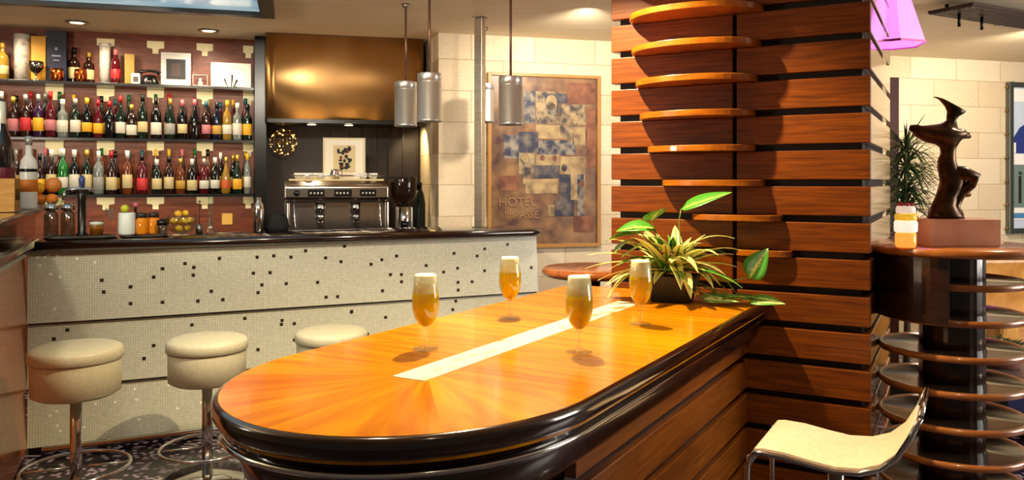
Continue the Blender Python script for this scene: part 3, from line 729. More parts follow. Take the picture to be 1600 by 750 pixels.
# ------------------------------------------------------------------ hood, recess, espresso
HF = Frame(-1.90, 6.17, 14.3)
hood = thing('metal_hood', 'large brushed copper-coloured metal hood panel between the shelves and the stone wall', 'hood', HF.w(0,0), HF.a)
def copper():
    m = mat('copper_panel', '#b9894f', .33, 1); N, L = nt(m); b = N['Principled BSDF']
    tc = N.new('ShaderNodeTexCoord'); mp = N.new('ShaderNodeMapping'); mp.inputs['Scale'].default_value = (.3,1,40)
    n = N.new('ShaderNodeTexNoise'); n.inputs['Scale'].default_value = 5; L.new(tc.outputs['Object'], mp.inputs[0]); L.new(mp.outputs[0], n.inputs[0])
    bp = N.new('ShaderNodeBump'); bp.inputs['Strength'].default_value = .3; L.new(n.outputs[0], bp.inputs['Height']); L.new(bp.outputs[0], b.inputs['Normal'])
    n2 = N.new('ShaderNodeTexNoise'); n2.inputs['Scale'].default_value = 2.2; mp2 = N.new('ShaderNodeMapping'); mp2.inputs['Scale'].default_value = (2,1,.5)
    L.new(tc.outputs['Object'], mp2.inputs[0]); L.new(mp2.outputs[0], n2.inputs[0])
    r = N.new('ShaderNodeValToRGB'); r.color_ramp.elements[0].color = srgb('#c08a40'); r.color_ramp.elements[1].color = srgb('#d0a878'); L.new(n2.outputs[0], r.inputs[0]); L.new(r.outputs[0], b.inputs['Base Color'])
    b.inputs['Anisotropic'].default_value = .8; b.inputs['Anisotropic Rotation'].default_value = .25; tg = N.new('ShaderNodeTangent'); tg.direction_type = 'RADIAL'; tg.axis = 'Z'; L.new(tg.outputs[0], b.inputs['Tangent'])
    return m
HW = 1.22
m = MB(); pts = [(i/16*HW, -.004*math.sin(PI*i/16*3.0)) for i in range(17)]
m.prism([(x, y) for x, y in pts]+[(HW,.03),(0,.03)], 1.985, 2.645, smooth=True)
m.build('front_panel', copper(), hood)
MB().box(0.0,HW,.03,.42,1.985,2.645).build('box', black_m, hood)
MB().box(0.01,HW-.01,-.0,.42,1.955,1.984).build('underside_trim', black_m, hood)
hl0 = None
for x, lab in ((487,'small round lamp under the left part of the metal hood'), (545,'small round lamp under the right part of the metal hood')):
    lx = HF.hit(x, .06); loc = HF.w(lx, .06, 1.954)
    if hl0 is None:
        hl0 = thing('hood_lamp', lab, 'lamp', loc, 0, 'lamps under the hood')
        MB().lathe([(.03,0),(.042,0),(.042,-.008),(.03,-.010)], 20).build('trim_ring', steel, hl0); MB().lathe([(0,-.012),(.032,-.01),(.032,0)], 20).build('lens', MC['lamp_glow'], hl0)
    else: dup(hl0, loc, 0, lab)
    spot('hood_lamp_light', (loc[0], loc[1], 1.93), (loc[0]+.02, loc[1]+.05, 1.0), 14, 120, (1,.82,.55), .02)
spot('hood_side_light', HF.w(1.12, .2, 1.93), HF.w(1.5, .6, 1.2), 12, 120, (1,.72,.35), .02)
# back counter
MB().box(.05,1.30,-.75,-.03,0,.94).build('back_counter', mat('back_counter_m', '#2a1b14', .3), None, (RB.w(0,0)[0], RB.w(0,0)[1], 0), RB.a, bevel=.004)
tag(bpy.data.objects['back_counter'], 'dark back counter carrying the espresso machine behind the bar', 'counter')
CZ = .94
# upright dark slats in recess
m = MB()
for i in range(7):
    lx = RB.hit(520+i*22, -.03); m.box(lx-.006, lx+.006, -.03, -.002, .96, 1.95)
m.build('recess_strips', mat('strip_dark','#3a302a',.3,.5), None, RB.w(0,0), RB.a); o = bpy.data.objects['recess_strips']; o.name = 'trim_2'; o['kind'] = 'structure'
# espresso
EF = Frame(px(450,6.02), 5.92, 14)
es = thing('espresso_machine', 'chrome two-group espresso machine with cups on top, behind the bar', 'espresso machine', EF.w(0,0,CZ+.001), EF.a)
ew = EF.hit(607, 0)
dz = CZ
ch2 = mat('polished_steel', '#b8b0a4', .2, 1)
MB().prism([(0,.40-.0),(-.03,.43),(-.03,.52),(.04,.56),(.42,.56),(.42,.40)], 0, ew, axis='x').build('head_housing', ch2, es, bevel=.012, seg=3)
MB().box(.03,ew-.03,.12,.42,.06,.40).build('body', ch2, es, bevel=.004)
MB().box(0,ew,-.02,.42,.03,.10).build('drip_tray', steel, es, bevel=.006)
for xx in (.0, ew-.03): MB().box(xx,xx+.03,-.02,.42,.10,.40).build('side_panel', ch2, es, bevel=.008)
for x_ in (.06,ew-.06):
    for y_ in (.03,.37): MB().cyl(x_,y_,0,.03,.02,12).build('foot', black_m, es)
for a, b2 in ((.17,.29), (.36,.49), (.55,.67)):
    q = MB().box(a,b2,-.038,-.028,.445,.495,0)
    for i in range(4): q.cyl(a+.02+i*(b2-a-.04)/3, 0, 0, 0, .001) if False else None
    bt = q.build('button_panel', black_m, es)
    q = MB()
    for i in range(4): q.box(a+.015+i*.026, a+.027+i*.026, -.042, -.037, .463, .477)
    q.build('button', mat('button_glow', '#c9c0b0', .4), bt)
MB().lathe([(0,0),(.022,0),(.022,.012),(0,.012)], 20).build('gauge', black_m, es, (.09,-.032,.47)).rotation_euler = (PI/2,0,0)
for gx in (.26,.52):
    g = MB().cyl(gx,.04,.31,.40,.036,20); g.build('group_head', chrome, es)
    h = MB().cyl(gx,.04,.27,.31,.034,20).tube([(gx,.03,.285),(gx,-.05,.28),(gx,-.11,.27)], [.009,.011,.013], 10).tube([(gx-.012,.04,.27),(gx-.014,.03,.235)], .006, 8).tube([(gx+.012,.04,.27),(gx+.014,.03,.235)], .006, 8)
    h.build('portafilter', chrome, es)
for gx in (.07, ew-.07): MB().tube([(gx,.0,.41),(gx,-.04,.38),(gx+.01,-.05,.2),(gx+.01,-.04,.14)], .006, 8).build('steam_wand', chrome, es)
MB().tube([(.02,.03,.60),(ew-.02,.03,.60),(ew-.02,.40,.60),(.02,.40,.60)], .005, 8, closed=True).build('cup_rail', chrome, es)
MB().box(.03,ew-.03,.05,.40,.561,.575).build('towel', mat('cream_cloth', '#e8d4a0', .9), es, bevel=.006, label='cream folded cloth')
c0 = None
cups = [(.10,.1),(.18,.1),(.26,.12),(.66,.1),(.58,.1),(.14,.2),(.66,.2),(.22,.22)]
for i, (cx, cy) in enumerate(cups):
    p = EF.w(cx, cy, CZ+.577)
    lab = 'small white cup on top of the espresso machine, %s' % ['far left front','second from left in front','left of the picture in front','far right front','right of the picture in front','far left in back row','far right in back row','back row, centre left'][i]
    if c0 is None:
        c0 = thing('espresso_cup', lab, 'cup', p, 0, 'cups on the espresso machine')
        MB().lathe([(0,.0),(.02,0),(.03,.02),(.033,.045),(.030,.045),(.027,.02),(0,.006)], 20).build('cup', white_m, c0)
        MB().tube([(.031,0,.036),(.045,0,.03),(.042,0,.016),(.027,0,.012)], .003, 6).build('handle', white_m, c0)
    else: dup(c0, p, random.random()*6, lab)
# framed picture on machine
def picture(name, label, loc, rz, w_, h_, mount, art, border, frame=None, tilt=0, fr=.012):
    t = thing(name, label, 'picture', loc, rz)
    MB().box(-w_/2,w_/2,0,.012,0,h_).build('mount', mount, t)
    if frame:
        f = MB().box(-w_/2-fr,-w_/2,-.006,.014,-0,h_+fr).box(w_/2,w_/2+fr,-.006,.014,0,h_+fr).box(-w_/2,w_/2,-.006,.014,h_,h_+fr)
        f.build('frame', frame, t)
    return t
p = EF.w(EF.hit(538,.25), .25, CZ+.577)
t = picture('framed_artwork', 'framed artwork with white mount and small dark figure, standing on the espresso machine', p, EF.a, .30, .31, mat('mount_cream', '#efe6cf', .6), None, 0, mat('pale_frame', '#d9cba8', .5))
MB().box(-.085,.085,-.004,0,.055,.265).build('art_ground', mat('art_beige', '#d5c294', .6), t)
m = MB(); rnd = random.Random(3)
for i in range(26):
    cx, cz_ = rnd.uniform(-.05,.05), rnd.uniform(.08,.24); a, b2 = rnd.uniform(.006,.02), rnd.uniform(.006,.022)
    m.prism([(cx+a*math.cos(2*PI*j/8), cz_+b2*math.sin(2*PI*j/8)) for j in range(8)], -.0062-.0001*i, -.004, (1 if i % 7 == 0 else 0), axis='y')
m.build('art_marks', [mat('ink', '#1a1714', .6), mat('art_rust', '#8a3020', .6)], t)
# small metal jug in front of picture
p = EF.w(EF.hit(523,.12), .12, CZ+.577)
t = thing('milk_jug', 'small shiny metal jug in front of the framed artwork on the espresso machine', 'jug', p)
MB().lathe([(0,0),(.035,0),(.038,.03),(.028,.06),(.03,.075),(.026,.075),(.02,.05),(0,.01)], 20).build('body', chrome, t); MB().tube([(.03,0,.065),(.055,0,.06),(.055,0,.03),(.037,0,.02)], .004, 6).build('handle', chrome, t)
# grinder
GF = EF.w(EF.hit(631,.1), .10, CZ+.001)
t = thing('coffee_grinder', 'coffee grinder with smoked hopper and steel body, right of the espresso machine', 'grinder', GF, EF.a)
MB().box(-.09,.09,-.1,.12,0,.05).box(-.07,.07,-.02,.1,.05,.36).build('body', steel, t, bevel=.012, seg=3)
MB().loft([[(r_*math.cos(2*PI*i/24), .03+r_*math.sin(2*PI*i/24), z) for i in range(24)] for r_, z in ((.045,.36),(.10,.44),(.105,.58),(.10,.59))]).build('hopper', mat('smoked_hopper', '#2a1c12', .12, trans=.5), t)
MB().lathe([(.05,.0),(.05,.11),(.045,.11)], 20, (0,-.06,.25)).build('dosing_chamber', chrome, t)
MB().cyl(0,-.06,.20,.25,.03,16).build('spout', black_m, t)
# dark thermal jug right of grinder
p = EF.w(EF.hit(655,.36), .36, CZ+.001)
t = thing('dark_flask', 'tall dark flask right of the coffee grinder beside the stone wall', 'flask', p)
MB().lathe([(0,0),(.045,0),(.05,.02),(.05,.38),(.035,.46),(.02,.50),(0,.50)], 24).build('body', mat('flask_green', '#1f2420', .3), t); MB().cyl(0,0,.50,.55,.022,16).build('lid', black_m, t)
# gold light ball
lx = RB.hit(443, -.14); Yb = RB.Y(lx,-.14)
gb = thing('light_ball', 'round wire ball of tiny glowing golden lights on the dark wall under the hood', 'lamp', RB.w(lx, -.14, zf(222, Yb)))
m = MB()
for k in range(6):
    a = PI*k/6; m.tube([(.105*math.cos(t_)*math.cos(a), .105*math.cos(t_)*math.sin(a), .105*math.sin(t_)) for t_ in [2*PI*i/28 for i in range(28)]], .0015, 5, closed=True)
for z in (-.06,0,.06):
    r_ = math.sqrt(.105**2-z*z); m.tube([(r_*math.cos(2*PI*i/28), r_*math.sin(2*PI*i/28), z) for i in range(28)], .0015, 5, closed=True)
m.tube([(0,.1,0),(0,.138,0)], .004, 6)
m.build('wire_ball', mat('gold_wire', '#a8792e', .3, 1), gb)
m = MB(); rnd = random.Random(5)
for i in range(46):
    a = rnd.random()*2*PI; z = rnd.uniform(-1,1); q = math.sqrt(1-z*z); m.sphere((.106*q*math.cos(a), .106*q*math.sin(a), .106*z), rnd.choice((.003,.004,.007)), n=5)
m.build('tiny_bulbs', mat('gold_glow', '#ffca70', .4, emit=3.0), gb)
gb.children[1]['kind'] = 'stuff'

# ------------------------------------------------------------------ shelves with brass brackets
shelf_m = mat('shelf_black', '#15100e', .25)
brass = mat('brass_bracket', '#fff2c0', .4)
SZ = [2.236, 1.822, 1.40]
names = ['top', 'middle', 'lowest']
SLX0, SLX1 = -2.75, l0-.004
for z, nm in zip(SZ, names):
    o = MB().box(SLX0, SLX1, -.24, -.012, z-.022, z).build('bottle_shelf', shelf_m, None, BW.w(0,0), BW.a, bevel=.002)
    q_ = BW.w((SLX0+SLX1)/2, -.225, z-.026); a_ = area('shelf_strip_light', q_, BW.w((SLX0+SLX1)/2, -.10, z-.30), 2.8, SLX1-SLX0-.1, .012, (1,.84,.58))
    a_.rotation_euler = (R(-22)*-1, 0, BW.a)
    tag(o, '%s of the three long dark shelves holding the bottles behind the bar' % nm, 'shelf', 'shelves behind the bar')
bx = [85, 165, 243, 320, 388]
for k, (yy, sc_) in enumerate(((55,1), (133,0), (219,0), (308,0))):
    for j, x in enumerate(bx):
        ly = -.012; lx = BW.hit(x, ly); Yb = BW.Y(lx, ly)
        zt_ = SZ[k-1]-.0225 if k else 2.60
        wd = .062 if x < 380 else .04
        t = MB().prism([(-wd, zt_), (wd, zt_), (wd, zt_-.055), (.022, zt_-.062), (.022, zt_-.1), (-.022, zt_-.1), (-.022, zt_-.062), (-wd, zt_-.055)], -.012, 0, axis='y')
        o = t.build('shelf_bracket', brass, None, BW.w(lx, 0), BW.a, bevel=.002)
        w1 = ['leftmost','second from left','middle','fourth from left','rightmost'][j]
        w2 = ['just under the ceiling','under the top bottle shelf','under the middle bottle shelf','under the lowest bottle shelf'][k]
        tag(o, 'pale gold T-shaped bracket %s, %s in its row' % (w2, w1), 'bracket', 'T brackets of the bottle shelves')
o = MB().box(-.04,.04,-.008,0,-.045,.045).build('paper_note', mat('note_yellow', '#e6b455', .7), None, BW.w(BW.hit(355,0), -.001, zf(342, BW.Y(BW.hit(355,0),0))), BW.a)
tag(o, 'small square yellow note on the wall below the lowest shelf', 'note')

# ------------------------------------------------------------------ bottles
GL = {'dark green':'#0e1c10','black':'#0a090b','dark brown':'#24100a','deep red':'#4a0c14','amber':'#5c2c0c','clear':'#6a706a','green':'#1d6a2a','blue-black':'#0c1226','pale gold':'#8a6a22','purple':'#2c1233'}
for k, c in GL.items(): mat('bottle_'+k, c, .08, 0, .4)
LC = {'white':'#c9c4b4','cream':'#bfae7c','red':'#b8262a','yellow':'#dca01c','pink':'#b06a70','gold':'#b58a34','grey':'#8d8a84','black':'#141214','orange':'#b8521c'}
for k, c in LC.items(): mat('label_'+k, c, .5)
CC = {'white':'#e6e0d2','red':'#a51c22','gold':'#c29a3e','silver':'#b9b6b0','black':'#100e0e','yellow':'#d9a92a','green':'#1c5a2c','pink':'#c86a72','teal':'#1d5560'}
for k, c in CC.items(): mat('cap_'+k, c, .3, .5 if k in ('gold','silver') else 0)
SH = {  # body profile r,z (unit height 1, r in units of R) ; label z range
 'wine': ([(0,0),(.9,0),(1,.03),(1,.56),(.85,.66),(.42,.74),(.36,.80),(.36,.97)], (.15,.38)),
 'burgundy': ([(0,0),(.92,0),(1,.03),(1,.44),(.8,.56),(.45,.70),(.36,.78),(.34,.97)], (.12,.38)),
 'spirit': ([(0,0),(.95,0),(1,.03),(1,.56),(.92,.63),(.45,.70),(.38,.75),(.38,.95)], (.14,.44)),
 'slim': ([(0,0),(.75,0),(.8,.02),(.8,.55),(.6,.68),(.36,.76),(.32,.96)], (.16,.42)),
 'squat': ([(0,0),(1.15,0),(1.25,.04),(1.25,.50),(1.1,.62),(.5,.70),(.4,.74),(.4,.93)], (.1,.38)),
 'decanter': ([(0,0),(1,0),(1.2,.05),(1.25,.25),(1.0,.5),(.5,.66),(.36,.74),(.34,.93)], (.12,.36))}
mesh_cache = {}
def bottle_meshes(shape, h, r):
    key = (shape, round(h,3), round(r,4))
    if key in mesh_cache: return mesh_cache[key]
    pr, (a, b2) = SH[shape]
    pr = [(q*r, z*h) for q, z in pr]
    def me(m, nm):
        o = m.build(nm, white_m); x = o.data; bpy.data.objects.remove(o); return x
    nr = pr[-1][0]; nz = pr[-1][1]
    rmax = max(q for q, z in pr if a*h <= z <= b2*h) if any(a*h <= z <= b2*h for q, z in pr) else max(q for q, z in pr)
    rl = max(q for q, z in pr)
    body = me(MB().lathe(pr+[(0, nz)], 16), 'glass_body')
    zb0 = a*h; zt0 = b2*h
    if shape == 'decanter':
        lab = me(MB().lathe([(1.222*r+.001,zb0+.01),(1.255*r+.001,.25*h),(1.14*r+.001,zt0)], 16), 'label')
    else: lab = me(MB().lathe([(rl+.0004,zb0),(rl+.001,zb0+.001),(rl+.001,zt0-.001),(rl+.0004,zt0)], 16), 'label')
    cap = me(MB().lathe([(nr+.0005,nz-.13*h),(nr+.0015,nz-.13*h),(nr+.002,nz+.03*h),(0,nz+.03*h)], 14), 'cap')
    mesh_cache[key] = (body, lab, cap); return mesh_cache[key]
def bottle(shape, h, r, g, l, c, loc, label, group):
    B, Lb, C_ = bottle_meshes(shape, h, r)
    t = thing('bottle', label, 'bottle', loc, random.random()*6, group)
    for nm, me, mt in (('glass_body', B, MC['bottle_'+g]), ('label', Lb, MC.get('label_'+str(l))), ('cap', C_, MC['cap_'+c])):
        if mt is None: continue
        me2 = me.copy(); me2.materials.clear(); me2.materials.append(mt)
        o = bpy.data.objects.new(nm, me2); col.objects.link(o); o.parent = t
    return t
ords = ['first','second','third','fourth','fifth','sixth','seventh','eighth','ninth','tenth','eleventh','twelfth','thirteenth','fourteenth','fifteenth','sixteenth','seventeenth','eighteenth','nineteenth','twentieth','twenty-first','twenty-second','twenty-third','twenty-fourth','twenty-fifth','twenty-sixth']
mid = [(2,143,'wine','black','cream','white'),(20,150,'spirit','dark brown','pink','gold'),(40,146,'spirit','dark brown','red','silver'),(60,146,'spirit','purple','yellow','silver'),(79,142,'wine','deep red','pink','red'),(98,154,'spirit','clear','white','white'),(118,153,'spirit','dark green','white','silver'),(136,153,'wine','black','yellow','yellow'),(153,156,'burgundy','deep red','yellow','red'),(169,158,'wine','black',None,'red'),(186,150,'burgundy','dark green','white','red'),(204,166,'squat','dark brown','white','gold'),(220,146,'wine','dark green','cream','black'),(244,150,'squat','black','white','black'),(266,154,'burgundy','dark green','grey','gold'),(285,156,'wine','black','cream','pink'),(304,155,'burgundy','black',None,'pink'),(323,158,'wine','dark brown','pink','teal'),(340,160,'wine','blue-black','gold','black'),(354,157,'wine','pale gold','white','yellow'),(371,160,'spirit','clear','white','white'),(388,162,'spirit','dark green','yellow','black')]
low = [(62,240,'wine','dark brown','yellow','black'),(78,232,'spirit','dark brown','cream','white'),(95,222,'wine','green','white','white'),(115,226,'spirit','black','white','white'),(136,225,'spirit','dark green','cream','gold'),(154,228,'squat','clear','grey','white'),(174,232,'squat','dark brown','cream','red'),(199,234,'spirit','amber','cream','white'),(222,238,'squat','deep red','red','black'),(245,248,'spirit','dark green','cream','white'),(264,243,'spirit','dark brown','cream','black'),(282,248,'wine','amber','gold','gold'),(300,246,'squat','black','cream','white'),(319,248,'wine','deep red','white','grey' if False else 'silver'),(336,246,'wine','black','white','white'),(353,243,'decanter','pale gold','orange','gold'),(371,242,'burgundy','dark green','yellow','gold'),(388,240,'slim','clear','white','yellow')]
for lst, k, nm in ((mid, 1, 'middle'), (low, 2, 'lowest')):
    LX = [BW.hit(a_[0], -.178) for a_ in lst]
    n_ = len(LX)
    for i in range(1, n_): LX[i] = max(LX[i], LX[i-1]+.076)
    LX[-1] = min(LX[-1], SLX1-.05)
    for i in range(n_-2, -1, -1): LX[i] = min(LX[i], LX[i+1]-.076)
    for i, (x, yt, sh, g, l, c) in enumerate(lst):
        ly = -.178; lx = BW.hit(x, ly)
        r = .035 if sh not in ('squat','decanter') else .030
        lx = LX[i]
        Yb = BW.Y(lx, ly); top = zf(yt, Yb); h = max(.27, min(.34, top-SZ[k]))
        lt_ = 'no label' if l is None else l+' label'; nm2 = nm
        bottle(sh, h, r, g, l, c, BW.w(lx, ly, SZ[k]+.0005), '%s bottle, %s, %s cap, %s from left, front row, %s shelf' % (g, lt_, c, ords[i], nm), 'bottles in the front row of the %s shelf' % nm)
    # back row
    rnd = random.Random(11+k); n = 20
    for i in range(n):
        lx = SLX1-.065-i*.095
        if lx < -2.05: break
        g = rnd.choice(['dark green','black','dark brown','deep red','amber','blue-black']); l = rnd.choice(['white','cream','gold','red']); c = rnd.choice(list(CC))
        h = rnd.uniform(.31,.36); sh = rnd.choice(['wine','burgundy','slim'])
        bottle(sh, h, .033, g, l, c, BW.w(lx, -.06, SZ[k]+.0005), '%s bottle, %s cap, %s from right, back row, %s bottle shelf' % (g, c, ords[i], nm), 'bottles in the back row of the %s shelf' % nm)

# top shelf
def onshelf(x, ly=-.16): lx = BW.hit(x, ly); return BW.w(lx, ly, SZ[0]+.0005)
def P6(n_): return n_*6.15/1250
g_ = 'bottles on the top shelf'
bottle('wine', .27, .04, 'pale gold', 'cream', 'gold', onshelf(4), 'pale gold bottle with cream label at the far left end of the top bottle shelf', g_)
def boxthing(name, x, w_px, ytop, mt, label, cat, ly=-.075, round_=False, band=None, dep=.09):
    Yb = BW.Y(BW.hit(x, ly), ly); h = zf(ytop, Yb)-SZ[0]; w_ = w_px*Yb/1250
    t = thing(name, label, cat, onshelf(x, ly), BW.a)
    if round_: MB().lathe([(0,0),(w_/2,0),(w_/2,h*.95),(w_/2*.97,h),(0,h)], 28).build('body', mt, t); MB().lathe([(w_/2+.001,h*.9),(w_/2+.003,h*.9),(w_/2+.003,h),(0,h+.003)], 28).build('lid', band or mt, t)
    else: MB().box(-w_/2,w_/2,-dep/2,dep/2,0,h*.97).build('body', mt, t, bevel=.002); MB().box(-w_/2-.001,w_/2+.001,-dep/2-.001,dep/2+.001,h*.80,h).build('lid', band or mt, t, bevel=.002)
    return t, w_, h
tube_w = noise_mat('white_print_tube', '#d8d2c6', '#8c7c70', (1,1,1), 18, .45, lo=.5, hi=.75)
boxthing('gift_tube', 35, 23, 54, tube_w, 'white printed cylindrical gift tube on the left of the top shelf', 'tube', round_=True, band=mat('tube_lid','#c6c2bb',.4))
boxthing('gift_box', 62, 20, 58, mat('yellow_box','#d79c24',.5), 'yellow bottle box on the top shelf between white tube and navy box', 'box', dep=.08)
t, w_, h = boxthing('gift_box', 90, 27, 50, mat('navy_box','#161a33',.4), 'navy blue bottle box with pale lettering on the top shelf', 'box')
MB().box(-.03,.03,-.0475,-.0465,h*.5,h*.53).box(-.02,.02,-.0475,-.0465,h*.42,h*.44).box(-.008,.008,-.0475,-.0465,h*.62,h*.68).build('lettering', mat('silver_print','#8f93a8',.4), t)
bottle('spirit', .28, .04, 'dark brown', 'cream', 'black', onshelf(116,-.055), 'dark bottle with large cream label right of the navy box on the top shelf', g_)
bottle('spirit', .25, .038, 'dark brown', 'cream', 'gold', onshelf(139,-.055), 'second dark bottle with cream label, left of the slim white tube on top shelf', g_)
boxthing('gift_tube', 164, 16, 68, tube_w, 'slim white patterned tube beside the crimson bottle on the top shelf', 'tube', round_=True)
t = bottle('slim', .27, .045, 'deep red', 'red', 'pink', onshelf(181,-.12), 'tall crimson bottle with pink stopper right of the slim white tube, top shelf', g_)
boxthing('gold_box', 203, 14, 85, mat('gold_box','#a8842c',.4), 'small dull gold box behind the little white photo frame on the top shelf', 'box', ly=-.06, dep=.05)
copper_m = mat('copper_mug', '#c8672e', .22, 1)
def mug(x, lab):
    t = thing('copper_mug', lab, 'mug', onshelf(x, -.19), -1)
    MB().lathe([(0,0),(.036,0),(.042,.02),(.044,.06),(.04,.095),(.037,.095),(.04,.06),(.036,.01),(0,.008)], 24).build('cup', copper_m, t); MB().tube([(.042,0,.08),(.065,0,.07),(.065,0,.03),(.042,0,.02)], .004, 6).build('handle', copper_m, t)
mug(89, 'shiny copper mug in front of the navy box on the top shelf'); mug(126, 'shiny copper mug in front of the cream-labelled bottles on the top shelf')
t = thing('silver_coupe', 'silver cut goblet in front of the yellow box on the top shelf', 'goblet', onshelf(56,-.19))
MB().lathe([(0,0),(.03,0),(.028,.006),(.006,.012),(.006,.05),(.03,.065),(.05,.10),(.050,.14),(.047,.14),(.04,.09),(0,.06)], 24).build('bowl', mat('cut_silver','#aeb0a4',.15,1), t)
t = picture('photo_frame', 'tiny white framed photo beside the dark telephone on the top shelf', onshelf(212,-.17), BW.a, .06, .085, white_m, None, 0); MB().box(-.018,.018,-.003,0,.02,.06).build('photo', mat('photo_grey','#55504a',.5), t)
t = thing('old_telephone', 'small black old-fashioned telephone left of the white framed print on the top shelf', 'telephone', onshelf(234,-.15), BW.a)
MB().loft([[(a*math.cos(2*PI*i/20), b2*math.sin(2*PI*i/20), z) for i in range(20)] for a, b2, z in ((.07,.05,0),(.072,.05,.015),(.05,.036,.06),(.035,.026,.075))]).build('body', black_m, t)
MB().tube([(-.075,0,.09),(-.05,0,.105),(0,0,.11),(.05,0,.105),(.075,0,.09)], [.018,.012,.009,.012,.018], 10).build('handset', black_m, t)
MB().cyl(0,-.03,.02,.03,.025,16).build('dial', steel, t)
fr_w = mat('white_frame', '#ece8df', .5)
Yb = 6.28
t = picture('framed_print', 'white framed print with a dark grid picture on the top shelf', onshelf(275,-.10), BW.a, .215, .265, fr_w, None, 0, None)
MB().box(-.07,.07,-.004,0,.06,.215).build('dark_print', mat('print_charcoal','#2b2b2e',.5), t)
m = MB()
for i in range(5):
    for j in range(6): m.box(-.03+i*.013,-.022+i*.013,-.0055,-.004,.085+j*.017,.095+j*.017)
m.build('red_grid', mat('grid_red','#6e4a48',.5), t)
MB().box(-.1075,.1075,-.006,0,.0,.02).box(-.1075,.1075,-.006,0,.245,.265).box(-.1075,-.09,-.006,0,.02,.245).box(.09,.1075,-.006,0,.02,.245).build('frame', fr_w, t)
t = thing('glass_cube_ornament', 'small clear glass cube ornament between the two white framed pieces on top shelf', 'ornament', onshelf(313,-.17), BW.a)
MB().box(-.055,.055,-.03,.03,.0,.01).box(-.055,-.05,-.03,.03,.01,.085).box(.05,.055,-.03,.03,.01,.085).box(-.055,.055,-.03,.03,.085,.09).build('case', mat('pale_edge','#c9c6ba',.2,trans=.5), t)
MB().lathe([(0,.01),(.015,.01),(.02,.03),(.008,.045),(.012,.06),(0,.07)], 14).build('figurine', white_m, t)
t = picture('framed_certificate', 'wide white framed sheet with small grey lettering and dark flower drawing, top shelf right', onshelf(361,-.10), BW.a, .30, .205, fr_w, None, 0)
m = MB()
for (z, a, b2, n_) in ((.182,-.05,.06,9), (.160,-.085,.095,16)):
    for i in range(n_): 
        x_ = a+(b2-a)*i/n_; m.box(x_, x_+(b2-a)/n_*.7, -.0022, 0, z-.003, z+.003)
m.build('lettering', mat('faint_grey','#a8a098',.6), t)
m = MB()
for pts in ([(-.02,0),(-.035,.035),(-.05,.075)], [(0,0),(.005,.05),(.008,.11)], [(.01,0),(.03,.035),(.045,.07)], [(.015,0),(.03,.015),(.06,.005)]):
    m.tube([(a, -.003, b2+.002) for a, b2 in pts], [.003,.004,.007], 6)
m.build('flower_drawing', black_m, t)

# ------------------------------------------------------------------ things on the bar counter
BT = 1.1705
def onbar(x, ly=.2): lx = BF.hit(x, ly); return BF.w(lx, ly, BT)
def tray_(x0, x1, lab):
    a = BF.hit(x0, .12); c = BF.hit(x1, .12); t = thing('serving_tray', lab, 'tray', BF.w((a+c)/2, .2, BT), BF.a, 'trays on the bar counter')
    hw = (c-a)/2; rg = []
    for z, s_ in ((0,.97),(.012,1),(.012,.985),(.005,.965)):
        rg.append([(math.copysign(abs(math.cos(q))**.4, math.cos(q))*hw*s_, math.copysign(abs(math.sin(q))**.4, math.sin(q))*.14*s_, z) for q in [2*PI*i/40 for i in range(40)]])
    MB().loft(rg).build('tray', mat('tray_dark','#1c1714',.3), t)
tray_(66,180,'dark oval tray under the glasses at the left end of the bar counter')
tray_(186,262,'dark oval tray under the white canister and amber jars on the bar counter')
TZ = .0125
def at(x, ly, dz=TZ): p = onbar(x, ly); return (p[0], p[1], BT+dz)
jar_glass = thin_glass('jar_glass', '#c4ccc0', 1.6, .15)
for x, lab in ((80,'chrome-topped glass shaker at the left end of the left tray'), (106,'chrome-topped glass shaker left of the beer tap on the left tray')):
    t = thing('glass_shaker', lab, 'shaker', at(x,.2), 0, 'shakers on the left tray')
    MB().lathe([(0,0),(.036,0),(.038,.01),(.036,.13),(.02,.15),(0,.15)], 20).build('jar', jar_glass, t); MB().lathe([(.022,.15),(.038,.152),(.036,.17),(.015,.19),(0,.192)], 20).build('lid', chrome, t)
# tap
t = thing('beer_tap', 'dark beer tap column with metal cross arm on the bar counter', 'tap', at(128,.20), BF.a)
MB().lathe([(0,0),(.035,0),(.03,.01),(.022,.02),(.022,.20),(.026,.24),(.02,.255),(0,.255)], 24).build('column', black_m, t)
MB().tube([(-.085,0,.262),(-.03,0,.27),(.03,0,.27),(.06,0,.262)], .013, 10).build('cross_arm', chrome, t)
MB().tube([(-.085,0,.262),(-.095,-.01,.21)], .009, 8).build('spout', chrome, t); MB().lathe([(0,.28),(.014,.28),(.018,.33),(.008,.35),(0,.35)], 14).build('handle', mat('blue_handle','#3a4a80',.3), t)
whisky = mat('whisky', '#c97a14', .05, trans=.6, ior=1.34)
t = thing('whisky_tumbler', 'short tumbler of amber drink with pale top right of the beer tap', 'glass', at(151,.14))
MB().lathe([(0,0),(.033,0),(.038,.09),(.0365,.09),(.032,.006),(0,.006)], 24).build('tumbler', clear_glass, t); MB().lathe([(0,.0065),(.0315,.0065),(.0355,.065),(0,.065)], 24).build('drink', whisky, t); MB().lathe([(0,.0655),(.0355,.0655),(.036,.08),(0,.082)], 24).build('ice_top', white_m, t)
t = thing('stemmed_glass', 'slim empty stemmed glass between the amber tumbler and the white canister', 'glass', at(172,.15))
MB().lathe([(0,0),(.03,0),(.029,.003),(.004,.008),(.004,.08),(.02,.10),(.026,.16),(.0245,.16),(.018,.103),(0,.09)], 24).build('bowl', clear_glass, t)
t = thing('white_canister', 'pale frosted white canister holding limes and straws on the right tray', 'canister', at(198,.2))
MB().lathe([(0,0),(.045,0),(.047,.01),(.047,.125),(.044,.13),(.040,.13),(.040,.115),(0,.115)], 28).build('canister', mat('frosted','#d6ddd6',.35), t)
